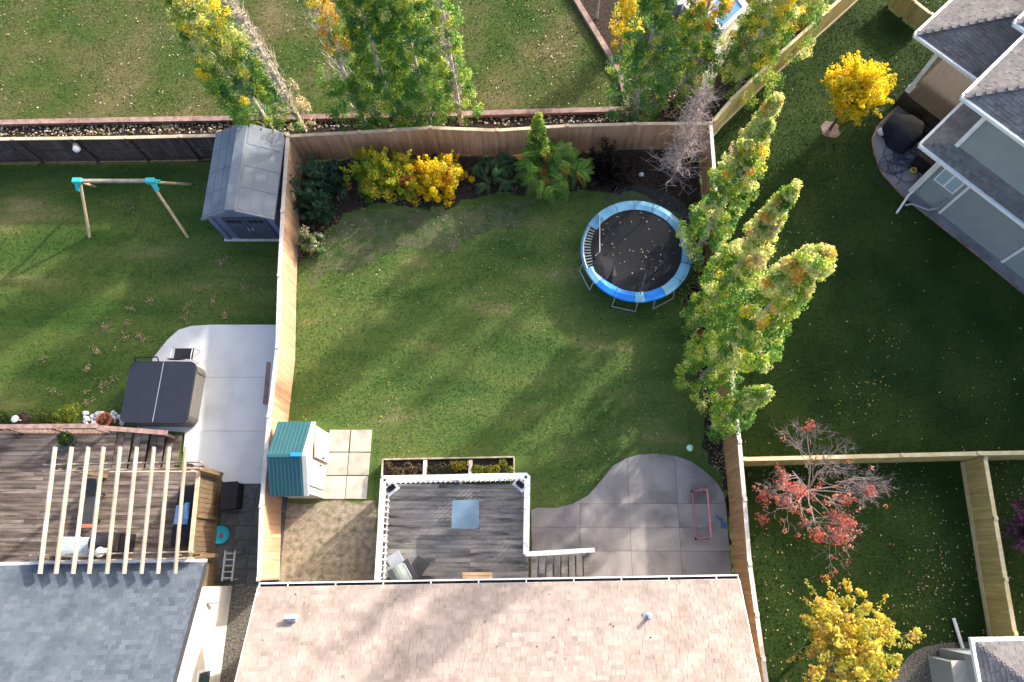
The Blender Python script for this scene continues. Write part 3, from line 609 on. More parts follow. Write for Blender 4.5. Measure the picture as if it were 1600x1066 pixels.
# teal roofed shed
t = thing('garden_shed', (-8.3, 3.45, 0), 'small cream shed with ribbed teal roof against the orange fence', 'shed')
X0, X1, Y0, Y1, ZE, ZR = -9.02, -7.72, 2.16, 4.72, 1.78, 2.42
rf = gable('roof', M['teal_roof'], t, X0, X1-.12, Y0, Y1, ZE, ZR, 'x'); 
rs = MB(); a1 = math.hypot((Y1-Y0)/2, ZR-ZE)
for k in range(9):
    x = X0+.07+k*(X1-X0-.26)/8
    for s in (-1, 1):
        ye = Y0 if s < 0 else Y1; c = Vector((x, (ye+(Y0+Y1)/2)/2, (ZE+ZR)/2+.012)); dv = Vector((0, (Y0+Y1)/2-ye, ZR-ZE))
        plank('roof_rib', M['teal_roof'], rf, c, (.045, 0, 0), dv, Vector((1, 0, 0)).cross(dv).normalized()*.03)
build(MB().box(((X0+X1)/2-.06, (Y0+Y1)/2, ZR+.005), (X1-X0-.12, .12, .04)), 'ridge_cap', M['teal_roof'], rf, bevel=.01)
build(MB().box((X1-.32, (Y0+Y1)/2+.03, ZR+.035), (.36, .13, .03)), 'ridge_tab', M['blue_tab'], rf, bevel=.008)
gable_wall(M['cream'], t, X0+.08, X1+.0, Y0+.1, Y1-.1, ZE-.04, ZR-.1, 'x', .06)
build(MB().box(((X0+X1)/2+.04, (Y0+Y1)/2, .04), (X1-X0-.05, Y1-Y0-.16, .08)), 'base', M['cream'], t)
for s, ang in ((1, .10), (-1, .02)):                              # door leaves, one slightly ajar
    yh = (Y0+Y1)/2+s*.92; d = Vector((math.sin(ang), -s*math.cos(ang), 0)); n = Vector((abs(d.y), 0, 0)); n = Vector((0, 0, 1)).cross(d)*(1 if s > 0 else 1)
    n = Vector((1, 0, 0)) if abs(ang) < 0 else n.normalized()*(1 if n.x > 0 else -1)
    c = Vector((X1+.03, yh, .93))+d*.44
    do = build(MB().frame(c, d*.87, n*.05, (0, 0, 1.62)), 'door', M['cream'], t, bevel=.012)
    build(MB().frame(c+n*.032+Vector((0, 0, .4)), d*.62, n*.016, (0, 0, .6)), 'door_panel', M['cream'], do); build(MB().frame(c+n*.032+Vector((0, 0, -.36)), d*.62, n*.016, (0, 0, .6)), 'door_panel', M['cream'], do)
    build(MB().frame(c+d*.36+n*.045, d*.03, n*.04, (0, 0, .22)), 'door_handle', M['dark'], do)
tr = MB(); ym = (Y0+Y1)/2
for s in (-1, 1): tr.beam((X1-.05, ym+s*1.27, ZE-.03), (X1-.05, ym, ZR-.03), .16, .05)
build(tr, 'gable_trim', M['cream'], t)
# blue grey shed
t = thing('garden_shed', (-11.4, 14.4, 0), 'large blue grey shed with dark double doors beside swing frame', 'shed')
X0, X1, Y0, Y1, ZE, ZR = -12.8, -10.02, 12.55, 16.25, 1.98, 2.72
rf = gable('roof', M['shed_roof'], t, X0, X1, Y0, Y1, ZE, ZR, 'y', .07)
build(MB().frame(((X0+X1)/2, (Y0+Y1)/2, ZR-.0), (.42, 0, 0), (0, Y1-Y0+.02, 0), (0, 0, .06)), 'ridge_cap', M['shed_roof'], rf, bevel=.03)
for k in range(4):                                                # moulded steps across the slopes
    for s in (-1, 1):
        xe = X0 if s < 0 else X1; y = Y0+.2+k*.95
        for q in range(3):
            f0, f1 = q/3+.02, (q+1)/3-.02; xa = xe+((X0+X1)/2-xe)*f0*.86; xb = xe+((X0+X1)/2-xe)*f1*.86
            z0 = ZE+(ZR-ZE)*f0*.86; z1 = ZE+(ZR-ZE)*f1*.86; dv = Vector((xb-xa, 0, z1-z0)); n = dv.cross(Vector((0, 1, 0))).normalized(); n = n if n.z > 0 else -n
            plank('roof_panel', M['shed_roof'], rf, Vector(((xa+xb)/2, y+.37, (z0+z1)/2))+n*.006, dv, (0, .9, 0), n*.014)
gable_wall(M['shed_wall'], t, X0+.14, X1-.14, Y0+.16, Y1-.12, ZE-.05, ZR-.16, 'y', .05)
build(MB().box(((X0+X1)/2, (Y0+Y1)/2, .03), (X1-X0-.1, Y1-Y0-.1, .09)), 'base', M['cap_w'], t)
yf = Y0+.16
for s in (-1, 1):
    xc = (X0+X1)/2+.12+s*.42
    do = build(MB().box((xc, yf-.03, 1.0), (.82, .05, 1.75)), 'door', M['shed_door'], t, bevel=.012)
    for k in (-1, 0, 1): build(MB().box((xc+k*.2, yf-.06, 1.62), (.15, .02, .2)), 'pane', M['black'], do)
    build(MB().box((xc-s*.34, yf-.075, 1.0), (.05, .05, .2)), 'door_handle', M['grey'], do)
build(MB().box((X0+.24, yf-.02, 1.0), (.2, .08, 1.9)), 'corner_post', M['shed_wall'], t); build(MB().box((X1-.24, yf-.02, 1.0), (.2, .08, 1.9)), 'corner_post', M['shed_wall'], t)
mb = MB(); xm = (X0+X1)/2
for s in (-1, 1): mb.beam((xm+s*1.39, Y0+.02, ZE-.03), (xm, Y0+.02, ZR-.03), .05, .12)
build(mb, 'gable_trim', M['shed_roof'], t)

# ================================================================== WEST YARD OBJECTS
# swing frame without swings
zb = 2.1; a, b = P(120, 283, zb), P(237, 283, zb); f1, f2, f3, f4 = P(140, 370), P(149, 292), P(293, 370), P(298, 288)
t = thing('swing_frame', ((a.x+b.x)/2, a.y, 0), 'wooden swing frame with teal brackets and no swings', 'swing set')
build(MB().beam(a, b, .13, .13), 'beam', M['pergola'], t, bevel=.02)
for top, ft in ((a+Vector((.08, 0, -.08)), f1), (a+Vector((.08, 0, -.08)), f2), (b+Vector((-.08, 0, -.08)), f3), (b+Vector((-.08, 0, -.08)), f4)):
    d = (top-ft).normalized(); build(MB().tube([ft-d*.1, ft.lerp(top, .5), top], .055, 10), 'leg', M['wood'], t)
for q, s in ((a, 1), (b, -1)):
    mb = MB().box(q+Vector((s*.04, 0, 0)), (.36, .2, .2))
    for ft in ((f1, f2) if q is a else (f3, f4)): d = (ft-q).normalized(); mb.beam(q+d*.05, q+d*.42, .15, .15)
    build(mb, 'bracket', M['teal'], t, bevel=.02)
# hot tub
c = [P(201.5, 565, 1.0), P(302, 566, 1.0), P(294.6, 661, 1.0), P(191, 659.6, 1.0)]; ctr = sum(c, Vector())/4
ux = ((c[1]+c[2])-(c[0]+c[3])).normalized(); wx = ((c[1]+c[2])-(c[0]+c[3])).length/2; wy_ = (c[0]-c[3]).length/2+(c[1]-c[2]).length/2; an = math.atan2(ux.y, ux.x)
def rrect(cx, cy, w_, h_, r, rot=0, n=6):
    out = []
    for k, (sx, sy) in enumerate(((1, 1), (-1, 1), (-1, -1), (1, -1))):
        for j in range(n+1):
            a_ = (k*90+90*j/n)*math.pi/180; x = sx*(w_/2-r)+r*math.cos(a_); y = sy*(h_/2-r)+r*math.sin(a_)
            out.append((cx+x*math.cos(rot)-y*math.sin(rot), cy+x*math.sin(rot)+y*math.cos(rot)))
    return out
t = thing('hot_tub', (ctr.x, ctr.y, .05), 'square hot tub with a navy folding cover and taupe cabinet', 'hot tub')
build(MB().prism(rrect(ctr.x, ctr.y, wx-.06, wy_-.06, .3, an), .05, .84), 'cabinet', M['cabinet'], t)
mb = MB()
for k in range(44):
    pp = rrect(ctr.x, ctr.y, wx-.03, wy_-.03, .3, an, 10); i = int(k*len(pp)/44); mb.box((*pp[i], .44), (.035, .035, .66), an)
build(mb, 'cabinet_slats', M['cabinet'], t, kind='stuff')
build(MB().prism(rrect(ctr.x, ctr.y, wx, wy_, .3, an), .84, .9), 'rim', M['dark'], t, bevel=.02)
for s in (-1, 1):
    o_ = Vector((ctr.x, ctr.y, 0))+ux*(s*wx*.25)
    full = rrect(ctr.x, ctr.y, wx+.04, wy_+.04, .24, an); uy = Vector((-ux.y, ux.x, 0)); half = []
    for x, y in full:
        q = Vector((x-ctr.x, y-ctr.y, 0)); uu = q.dot(ux)
        if s*uu < .015: q = q+ux*(s*.015-uu)
        half.append((ctr.x+q.x, ctr.y+q.y))
    h2 = [half[0]]
    for p in half[1:]:
        if (p[0]-h2[-1][0])**2+(p[1]-h2[-1][1])**2 > 1e-6: h2.append(p)
    build(MB().prism(h2, .905, 1.0+(.012 if s > 0 else 0)), 'cover_half', M['vinyl'], t, bevel=.03)
build(MB().beam(Vector((ctr.x, ctr.y, 1.0))-Vector((-ux.y, ux.x, 0))*(wy_/2-.02), Vector((ctr.x, ctr.y, 1.0))+Vector((-ux.y, ux.x, 0))*(wy_/2-.02), .018, .03), 'cover_hinge', M['grey'], t)
lf = [P(212, 566, .8), P(210, 559, 1.0), P(246, 558, 1.0), P(248, 566, .85)]; build(MB().tube(lf, .03, 8), 'cover_lifter', M['black'], t)
# black chair behind the tub
def chair(loc, rot, label, m1, m2, w_=.58, group=None):
    t = thing('patio_chair', loc, label, 'chair', group); Z = Vector((0, 0, 1)); a = Vector((math.cos(rot), math.sin(rot), 0)); f = Vector((-a.y, a.x, 0)); L = Vector(loc)
    build(MB().frame(L+Z*.44, a*(w_-.06), f*.48, Z*.04), 'seat', m2, t, bevel=.015)
    build(MB().frame(L-f*.27+Z*.7, a*(w_-.06), (f*.03+Z*.0), (Z-f*.2)*.46), 'backrest', m2, t, bevel=.012)
    for s in (-1, 1):
        build(MB().tube([L+a*s*(w_/2)+f*.25, L+a*s*(w_/2)+f*.23+Z*.62, L+a*s*(w_/2)-f*.1+Z*.65, L+a*s*(w_/2)-f*.3+Z*.63], .018, 6), 'arm', m1, t)
        build(MB().tube([L+a*s*(w_/2-.02)-f*.2, L+a*s*(w_/2-.02)-f*.24+Z*.45, L+a*s*(w_/2-.02)-f*.36+Z*.95], .018, 6), 'leg', m1, t)
    k = [L+a*(w_/2-.02)*math.cos(q)*1-f*(.36+.05*math.sin(q))+Z*.95 for q in np.linspace(0, math.pi, 7)]
    build(MB().tube(k, .018, 6), 'back_rail', m1, t); return t
q = P(283, 556, .7); chair((q.x-.02, q.y+.12, .05), 0, 'black chair with grey frame standing behind the hot tub', M['grey'], M['black'], .78)
p, q = P(420, 566, .95), P(414, 632, .12); t = build(MB().beam(p, q, .16, .035), 'wooden_plank', M['edging'], label='loose greyish plank lying against the left fence on the pad', cat='plank')
# ---- raised left deck, steps, rail, privacy screen, pergola
DZ = .6; t = dk = thing('wooden_deck', (-15, 2, 0), 'weathered brown raised deck under the pergola', 'deck')
yS, yN, yM = -.2, P(60, 673, DZ).y, P(200, 738, DZ).y; xE = P(303, 800, DZ).x; xM = P(178, 700, DZ).x
nb = int((yN-yS)/.15)
for k in range(nb):
    y = yS+(k+.5)*(yN-yS)/nb; x1_ = xE if y < yM else xM; segs = [(-21.5, -17.6+random.uniform(-.5, .5)), (0, x1_)]; segs[1] = (segs[0][1], x1_)
    for a, b in segs: plank('deck_board', M['deck_b'], dk, ((a+b)/2, y, DZ-.02+random.uniform(-.003, .003)), (b-a-.006, 0, 0), (0, .141, 0), (0, 0, .036))
build(MB().box(((-21.5+xM)/2, (yS+yN)/2, .27), (xM+21.5-.06, yN-yS-.06, .54)).box(((xM+xE)/2, (yS+yM)/2, .27), (xE-xM-.06, yM-yS-.06, .54)), 'deck_base', M['post_d'], dk)
build(MB().beam((xM, yM+.03, DZ-.09), (xE, yM+.03, DZ-.09), .05, .18), 'rim_board', M['cap_t'], dk)
ns = 4; rn = (P(284, 700, 0).x-xM)/ns
for k in range(ns):
    z = DZ-.13*(k+.6)
    for j in range(2):
        x = xM+rn*(k+.25+.5*j); plank('stair_tread', M['deck_b'], dk, (x, (yN+yM)/2-.02, z), (rn*.46, 0, 0), (0, yN-yM-.12, 0), (0, 0, .045))
    build(MB().box((xM+rn*(k+.02), (yN+yM)/2, z-.09), (.03, yN-yM-.1, .13)), 'riser', M['post_d'], dk)
rl = build(MB().beam(P(-30, 667, 1.45), P(152, 665.5, 1.45), .16, .04), 'rail', M['edging'], dk)
build(MB().beam(P(150, 668, 1.4), P(262, 676.5, .95), .17, .04), 'rail', M['edging'], dk)
for x, y, z in ((10, 668, 1.43), (80, 667, 1.43), (150, 668, 1.4), (255, 677, .95)):
    q = P(x, y, z); build(MB().box((q.x, q.y-.02, z/2), (.09, .09, z-.03)), 'rail_post', M['edging'], dk)
for k in range(24):
    q = P(2+k*6.4, 669, 1.4); plank('baluster', M['edging'], dk, (q.x, q.y-.03, .95), (.035, 0, 0), (0, .035, 0), (0, 0, .86))
# pergola
t = thing('pergola', (-13.6, 1.6, DZ), 'open pergola of pale rafters over the left deck', 'pergola')
zr_, zb_ = 3.2, 3.02
for (tx, bx) in zip([84, 110, 136, 160, 186, 212, 239, 263, 289], [60, 85, 112, 137, 165, 192, 219, 245, 272]):
    p, q = P(tx, 698, zr_), P(bx, 897, zr_); build(MB().beam(p+Vector((0, 0, -.07)), q+Vector((0, 0, -.07)), .055, .16), 'rafter', M['pergola'], t, bevel=.006)
for (l, r) in (((66, 726), (312, 721)), ((65, 736), (312, 731)), ((45, 868), (299, 862)), ((45, 878), (299, 872))):
    p, q = P(*l, zb_), P(*r, zb_); build(MB().beam(p+Vector((0, 0, -.12)), q+Vector((0, 0, -.12)), .045, .2), 'beam', M['pergola'], t, bevel=.006)
for x, y in ((97, 731), (292, 727), (77, 873), (285, 867)):
    q = P(x, y, zb_); build(MB().box((q.x, q.y, (DZ+zb_)/2-.05), (.13, .13, zb_-DZ-.1)), 'post', M['screen'], t)
    for s in (-1, 1):
        build(MB().beam((q.x, q.y, 2.3), (q.x+s*.5, q.y, 2.82), .05, .08), 'brace', M['screen'], t)
# privacy screen of vertical boards east of the deck
a, b = P(346, 741), P(333, 885); a.z = b.z = 0; d = b-a; L = d.length; d.normalize(); n = Vector((d.y, -d.x, 0)); n = -n if n.x < 0 else n
t = thing('privacy_screen', a, 'tan wooden privacy screen between the left deck and paver path', 'fence'); k = 20
for i in range(k): plank('board', M['screen'], t, a+d*(i+.5)*L/k+Vector((0, 0, .9)), d*(L/k-.012), n*.02, (0, 0, 1.6))
for z in (.12, 1.7): plank('rail', M['screen'], t, a+d*L/2+n*.02+Vector((0, 0, z)), d*L, n*.07, (0, 0, .1))
plank('cap_board', M['cap_t'], t, a+d*L/2+Vector((0, 0, 1.78)), d*(L+.1), n*.13, (0, 0, .04))
for i in (0, .5, 1): plank('post', M['screen'], t, a+d*L*i-n*.0+n*.045+Vector((0, 0, .9)), d*.09, n*.09, (0, 0, 1.74))
q = P(336, 902); build(MB().box((q.x-.25, q.y+.12, .55), (.5, .05, 1.1)).box((q.x, q.y, .6), (.1, 1.0, 1.2)), 'gate_panel', M['screen'], t)
# things under the pergola
q = P(291, 805, 1.0); t = thing('outdoor_sofa', (q.x, q.y, DZ), 'dark outdoor sofa with one blue cushion under the pergola', 'sofa')
build(MB().box((q.x, q.y, DZ+.2), (.78, 2.1, .36)), 'frame', M['black'], t, bevel=.03); build(MB().box((q.x+.32, q.y, DZ+.5), (.16, 2.1, .5)), 'backrest', M['black'], t, bevel=.03)
for s in (-1, 0, 1): build(MB().box((q.x-.06, q.y+s*.68, DZ+.43), (.62, .64, .13)), 'seat_cushion', M['cush'] if s == 0 else M['cush_n'], t, bevel=.04)
build(MB().box((q.x+.18, q.y+.1, DZ+.62), (.16, .6, .42), .1), 'pillow', M['cush'], t, bevel=.05)
q = P(143, 790, .9); t = thing('lounge_chair', (q.x, q.y, DZ), 'dark narrow lounge chair between pergola rafters on the deck', 'chair')
build(MB().box((q.x, q.y-.1, DZ+.3), (.5, 1.1, .08)), 'seat', M['dark'], t, bevel=.02); build(MB().frame((q.x, q.y+.62, DZ+.52), (.5, 0, 0), (0, .55, .42), (0, -.03, .05)), 'backrest', M['dark'], t, bevel=.02)
for sx in (-1, 1):
    for sy in (-.5, .4): build(MB().box((q.x+sx*.22, q.y+sy, DZ+.14), (.05, .05, .27)), 'leg', M['black'], t)
build(MB().box((q.x, q.y-.7, DZ+.3), (.5, .14, .09)), 'foot_cushion', M['clay'], t, bevel=.02)
q = P(110, 856, 1.1); t = thing('side_table', (q.x, q.y, DZ), 'pale glass topped table under the left pergola rafters', 'table')
build(MB().box((q.x, q.y, DZ+.5), (.62, .72, .03)), 'tabletop', M['cush_g'], t, bevel=.01)
for sx in (-1, 1):
    for sy in (-1, 1): build(MB().box((q.x+sx*.27, q.y+sy*.31, DZ+.24), (.04, .04, .48)), 'leg', M['dark'], t)
q = P(131, 858, 1.1); t = thing('folded_cushion', (q.x, q.y, DZ), 'striped grey seat cushion pile beside the glass topped table', 'cushion')
for k in range(3): build(MB().box((q.x, q.y, DZ+.12+k*.16), (.42, .78, .14), random.uniform(-.05, .05)), 'cushion', M['cush_g'], t, bevel=.04)
q = P(170, 848, 1.3); t = thing('covered_grill', (q.x, q.y, DZ), 'dark covered barbecue under the pergola beside the house roof', 'barbecue')
build(MB().box((q.x, q.y, DZ+.42), (1.05, .62, .84)), 'cart', M['black'], t, bevel=.05)
build(MB().tube([(q.x-.42, q.y+.02, DZ+.86), (q.x+.42, q.y+.02, DZ+.86)], .3, 16), 'hood', M['dark'], t)
build(MB().tube([(q.x-.36, q.y+.36, DZ+.92), (q.x+.36, q.y+.36, DZ+.92)], .02, 8), 'handle', M['cap_t'], t)
q = P(157, 863, 1.75); build(MB().ball((q.x, q.y, DZ+1.2), .17, 8, .6).ball((q.x+.16, q.y+.03, DZ+1.18), .11, 8, .6), 'white_bundle', M['white'], label='small white bundle lying on the covered barbecue', cat='bundle')
# pot on the deck
def leafcloud(n, c, r, pal, size, sq=.8, up=.5):
    d = rng.normal(size=(n, 3)); d /= np.linalg.norm(d, axis=1)[:, None]; rad = rng.uniform(.35, 1, n)**.5
    pos = np.array(c)+d*rad[:, None]*np.array([r, r, r*sq]); nr = d*.6+rng.normal(size=(n, 3))*.45+np.array([0, 0, up])
    pal = np.array(pal); return pos, nr, pal[rng.integers(0, len(pal), n)]*rng.uniform(.75, 1.25, (n, 1)), np.full(n, size)*rng.uniform(.7, 1.3, n)
def leaves(parts, name, parent=None, m=None, asp=.62, **kw):
    pos, nr, c, s = (np.concatenate([p[i] for p in parts]) for i in range(4)); n = len(pos)
    nr = nr/np.maximum(np.linalg.norm(nr, axis=1), 1e-6)[:, None]; a = rng.normal(size=(n, 3)); a -= nr*(a*nr).sum(1)[:, None]; a /= np.maximum(np.linalg.norm(a, axis=1), 1e-6)[:, None]; b = np.cross(nr, a)
    s = s[:, None]; h = nr*s*.12
    V = np.stack([pos+a*s*.5-h, pos+b*s*.5*asp+h, pos-a*s*.5-h, pos-b*s*.5*asp+h], 1).reshape(-1, 3); F = np.arange(4*n).reshape(n, 4)
    return npmesh(name, V, F, m or M['leaf'], cols=np.clip(c, 0, 1), parent=parent, **kw)
GRN = [(.035, .085, .02), (.05, .11, .025), (.075, .14, .03)]
q = P(105, 688, DZ+.3); t = thing('potted_plant', (q.x, q.y, DZ), 'green plant in a dark round pot at the deck edge', 'potted plant')
build(MB().lathe((q.x, q.y, DZ), [(.17, 0), (.24, .28), (.26, .3), (.22, .3), (.2, .24)], 18), 'pot', M['dark'], t); leaves([leafcloud(260, (q.x-.05, q.y+.06, DZ+.4), .26, GRN+[(.14, .2, .03)], .09)], 'foliage', t)
# bed along the left deck: white stones, red pot, plants, white marker
st = thing('stone_bed', P(165, 652), 'patch of white stones between the deck rail and lawn', 'stones'); st['kind'] = 'structure'
for k in range(60):
    q = P(random.uniform(130, 196), random.uniform(645, 664)); r = random.uniform(.05, .12); me = None
    build(MB().ball((q.x, q.y, r*.3), r, 4, .6), 'stone', M['stone_w'], st, smooth=True)
q = P(165, 657, .3); t = thing('flower_pot', (q.x, q.y, 0), 'reddish clay pot on white stones beside the hot tub', 'flower pot')
build(MB().lathe((q.x, q.y, 0), [(.17, 0), (.25, .36), (.29, .38), (.29, .42), (.24, .42), (.23, .36)], 18), 'pot', M['clay'], t); leaves([leafcloud(160, (q.x, q.y, .48), .2, [(.25, .09, .05), (.3, .14, .07), (.12, .09, .03)], .08)], 'foliage', t)
def small_plant(px_, py_, r, h, pal, label, n=500, size=.08, name='bedding_plant', cat='plant', group=None):
    q = P(px_, py_, h*.5); t = thing(name, (q.x, q.y, 0), label, cat, group); mb = MB()
    for k in range(7): a_ = random.uniform(0, 6.28); mb.tube([(q.x, q.y, 0), (q.x+math.cos(a_)*r*.4, q.y+math.sin(a_)*r*.4, h*.7)], .012, 4)
    build(mb, 'stem', M['bark'], t)
    leaves([leafcloud(n//4, (q.x+random.uniform(-.5, .5)*r, q.y+random.uniform(-.4, .4)*r, h*.62), r*.7, pal, size, h/r*.5) for k in range(4)], 'foliage', t); return t
small_plant(8, 655, .35, .5, GRN, 'dark green leafy plant at the far left of the deck bed')
small_plant(72, 652, .42, .5, [(.10, .15, .03), (.17, .2, .04)], 'soft green plant left of the lime bush in the deck bed')
small_plant(103, 647, .5, .7, [(.2, .26, .03), (.3, .32, .04), (.12, .2, .03)], 'lime yellow bush by the left deck rail', 800)
small_plant(40, 655, .3, .3, [(.16, .12, .09), (.2, .17, .12)], 'dry brown plant beside the white stake in the deck bed')
q = P(25, 655, .5); t = thing('garden_stake', (q.x, q.y, 0), 'white solar stake light among plants at the left deck', 'garden light'); build(MB().tube([(q.x, q.y, 0), (q.x, q.y, .5)], .02, 8), 'stem', M['white'], t); build(MB().lathe((q.x, q.y, .48), [(.05, 0), (.13, .06), (.13, .09), (.02, .13)], 14), 'head', M['white'], t)
# beside the screen
q = P(344, 836, .1); t = thing('saucer', (q.x, q.y, .03), 'turquoise plastic saucer with a red centre on the pavers', 'saucer'); build(MB().lathe((q.x, q.y, .04), [(.2, 0), (.3, .07), (.32, .07), (.28, .05), (.18, .02)], 20), 'bowl', M['turq'], t); build(MB().ball((q.x+.05, q.y, .1), .07, 6, .6), 'toy', M['red'], t)
q = P(358, 884, .5); t = thing('step_ladder', (q.x, q.y, .03), 'pale two rail ladder standing on the pavers beside left house', 'ladder')
for s in (-1, 1): build(MB().beam((q.x+s*.17, q.y-.5, .5), (q.x+s*.17, q.y+.5, .55), .05, .07), 'rail', M['grey'], t); build(MB().box((q.x+s*.17, q.y-.45, .27), (.05, .05, .5)), 'leg', M['grey'], t); build(MB().box((q.x+s*.17, q.y+.45, .27), (.05, .05, .5)), 'leg', M['grey'], t)
for k in range(5): build(MB().box((q.x, q.y-.4+k*.2, .52), (.3, .04, .03)), 'rung', M['grey'], t)
q = P(362, 775, .4); t = thing('storage_box', (q.x, q.y, .03), 'black storage bin in shade right of the privacy screen', 'bin')
build(MB().box((q.x, q.y, .32), (.55, .9, .58), .05), 'bin', M['black'], t, bevel=.03); build(MB().box((q.x, q.y, .64), (.6, .96, .06), .05), 'lid', M['black'], t, bevel=.02)
# lamp on the rear left fence, mesh of small stones on the lawn
q = P(117, 229, 1.55); t = thing('yard_light', (q.x, q.y, 1.4), 'white flood light on the dark fence behind the swing frame', 'light'); build(MB().box((q.x, q.y+.07, 1.5), (.16, .12, .16)), 'base', M['wood'], t); build(MB().lathe((q.x+.03, q.y-.06, 1.42), [(.05, .2), (.14, .1), (.14, .0), (.1, 0)], 14), 'head', M['white'], t)

# ================================================================== MAIN YARD OBJECTS
# ---- deck with railing, steps
c0, c1, c2, c3 = P(600, 758, .9), P(824, 753, .9), P(829, 940, .9), P(590, 940, .9); Z = Vector((0, 0, 1))
t = md = thing('wooden_deck', (-2.8, 1, 0), 'weathered grey deck with white railing behind the tan house', 'deck')
xl, xr, yn, ys = -5.33, -.2, 2.66, -1.15; nb = 26; th_ = .022
for k in range(nb):
    y = ys+(k+.5)*(yn-ys)/nb; j = random.choice((-3.4, -2.2, -2.9)); 
    for a, b in ((xl, j), (j, xr)): plank('deck_board', M['deck'], md, ((a+b)/2, y, .88+random.uniform(-.003, .003)), (b-a-.006, 0, 0), (0, (yn-ys)/nb-.008, 0), (0, 0, .036))
bs = MB()
for q in ((xl+.04, 0), (xr-.04, 0)): bs.box((q[0], (yn+ys)/2, .76), (.05, yn-ys, .2))
bs.box(((xl+xr)/2, yn-.03, .76), (xr-xl, .05, .2)); build(bs, 'rim_board', M['deck'], md)
for x in (xl+.1, -2.7, xr-.1):
    for y in (ys+.3, yn-.15): build(MB().box((x, y, .4), (.14, .14, .8)), 'deck_post', M['deck'], md)
RZ = 1.86
def railing(p, q, n_, worn, sp=.19):
    p, q = Vector(p), Vector(q); d = q-p; L = d.length; d.normalize(); n = Vector(n_); m_ = M['white_worn'] if worn else M['white']
    build(MB().frame((p+q)/2, d*L, n*.2, Vector((0, 0, .04))-Vector((0, 0, 0))), 'handrail', m_, md, bevel=.006)
    o_ = n*.07
    build(MB().frame((p+q)/2+o_*.5-Z*.07, d*L, n*.04, Z*.09), 'rail', M['white'], md); build(MB().frame((p+q)/2+o_*.5-Z*.84, d*L, n*.04, Z*.08), 'rail', M['white'], md)
    k = max(2, int(L/sp))
    for i in range(k): plank('baluster', m_, md, p+d*(i+.5)*L/k+o_-Z*.46, d*.05, n*.04, Z*.86)
nw, ne, sw, se_ = P(599, 748, RZ), P(824, 743.5, RZ), P(588, 938, RZ), P(822, 866, RZ)
railing(sw, nw, (1, 0, 0), False); railing(nw, ne, (0, -1, 0), True, .17); railing(ne, se_, (-1, 0, 0), True)
for q in (nw, ne, se_, (nw+ne)/2, (nw+sw)/2): plank('rail_post', M['white'], md, (q.x, q.y, .92), (.1, 0, 0), (0, .1, 0), (0, 0, 1.84))
a, b = P(821, 866, RZ), P(929, 859.5, 1.1); build(MB().beam(a, b, .15, .045), 'stair_rail', M['white'], md, bevel=.006)
for i in range(11): q = a.lerp(b, (i+.5)/11); plank('baluster', M['white'], md, (q.x, q.y-.06, q.z-.44), (.04, 0, 0), (0, .04, 0), (0, 0, .82))
plank('rail_post', M['white'], md, (b.x-.06, b.y-.02, b.z/2), (.1, 0, 0), (0, .1, 0), (0, 0, b.z-.03))
ns = 8; rn = 2.12/ns
for k in range(ns):
    z = .9-.105*(k+.6)
    plank('stair_tread', M['deck'], md, (xr+.06+rn*(k+.5), -.35, z), (rn*.8, 0, 0), (0, 1.22, 0), (0, 0, .045))
    plank('riser', M['deck'], md, (xr+.07+rn*(k+.03), -.35, z-.06), (.03, 0, 0), (0, 1.18, 0), (0, 0, .1))
for y in (-.95, .27): build(MB().beam((xr, y, .78), (xr+2.1, y, -.02), .05, .22), 'stringer', M['deck'], md)
# corner pots hung inside the railing
for (px_, py_, lb) in ((611, 763, 'small navy pot in the left corner of the deck railing'), (813, 757, 'small navy pot in the right corner of the deck railing')):
    q = P(px_, py_, 1.6); t = thing('flower_pot', (q.x, q.y, .9), lb, 'flower pot'); r_ = R(40 if px_ < 700 else -40)
    build(MB().box((q.x, q.y, 1.62), (.3, .17, .17), r_), 'pot', M['cush_n'], t, bevel=.03); build(MB().box((q.x, q.y, 1.715), (.26, .13, .02), r_), 'compost', M['soil'], t)
    build(MB().box((q.x, q.y, 1.5), (.46, .34, .03), r_).box((q.x, q.y, 1.2), (.06, .06, .6)), 'bracket', M['white_worn'], t)
# square table
c = [P(706, 782, 1.62), P(748, 781, 1.62), P(749, 826, 1.62), P(705, 827, 1.62)]; cc = sum(c, Vector())/4; ww = (c[1]-c[0]).length; hh = (c[0]-c[3]).length
t = thing('patio_table', (cc.x, cc.y, .9), 'square glass table in the middle of the grey deck', 'table')
build(MB().prism(rrect(cc.x, cc.y, ww, hh, .07), 1.6, 1.625), 'tabletop', M['glass_top'], t, bevel=.006)
build(MB().prism(rrect(cc.x, cc.y, ww-.05, hh-.05, .05), 1.565, 1.598), 'apron', M['dark'], t)
for sx in (-1, 1):
    for sy in (-1, 1): build(MB().tube([(cc.x+sx*.36, cc.y+sy*.36, 1.57), (cc.x+sx*.42, cc.y+sy*.42, .9)], .022, 8), 'leg', M['dark'], t)
# grill
q = P(630, 892, 1.75); t = thing('gas_grill', (q.x, q.y, .9), 'grey green barbecue on the deck under the white gutter', 'barbecue'); an = R(-58)
A_ = Vector((math.cos(an), math.sin(an), 0)); B_ = Vector((-A_.y, A_.x, 0)); L = Vector((q.x, q.y-.12, .9))
hd = build(MB().tube([L-A_*.34+Z*.92-B_*.1, L+A_*.34+Z*.92-B_*.1], .3, 18), 'hood', M['cover_g'], t, smooth=False, bevel=.02)
build(MB().tube([L-A_*.26+Z*1.02+B_*.22, L+A_*.26+Z*1.02+B_*.22], .018, 8), 'handle', M['grey'], hd)
build(MB().frame(L+Z*.45-B_*.08, A_*.66, B_*.5, Z*.8), 'cart', M['dark'], t, bevel=.02)
build(MB().frame(L+Z*.9+B_*.29, A_*.72, B_*.2, Z*.05), 'front_shelf', M['dark'], t, bevel=.01)
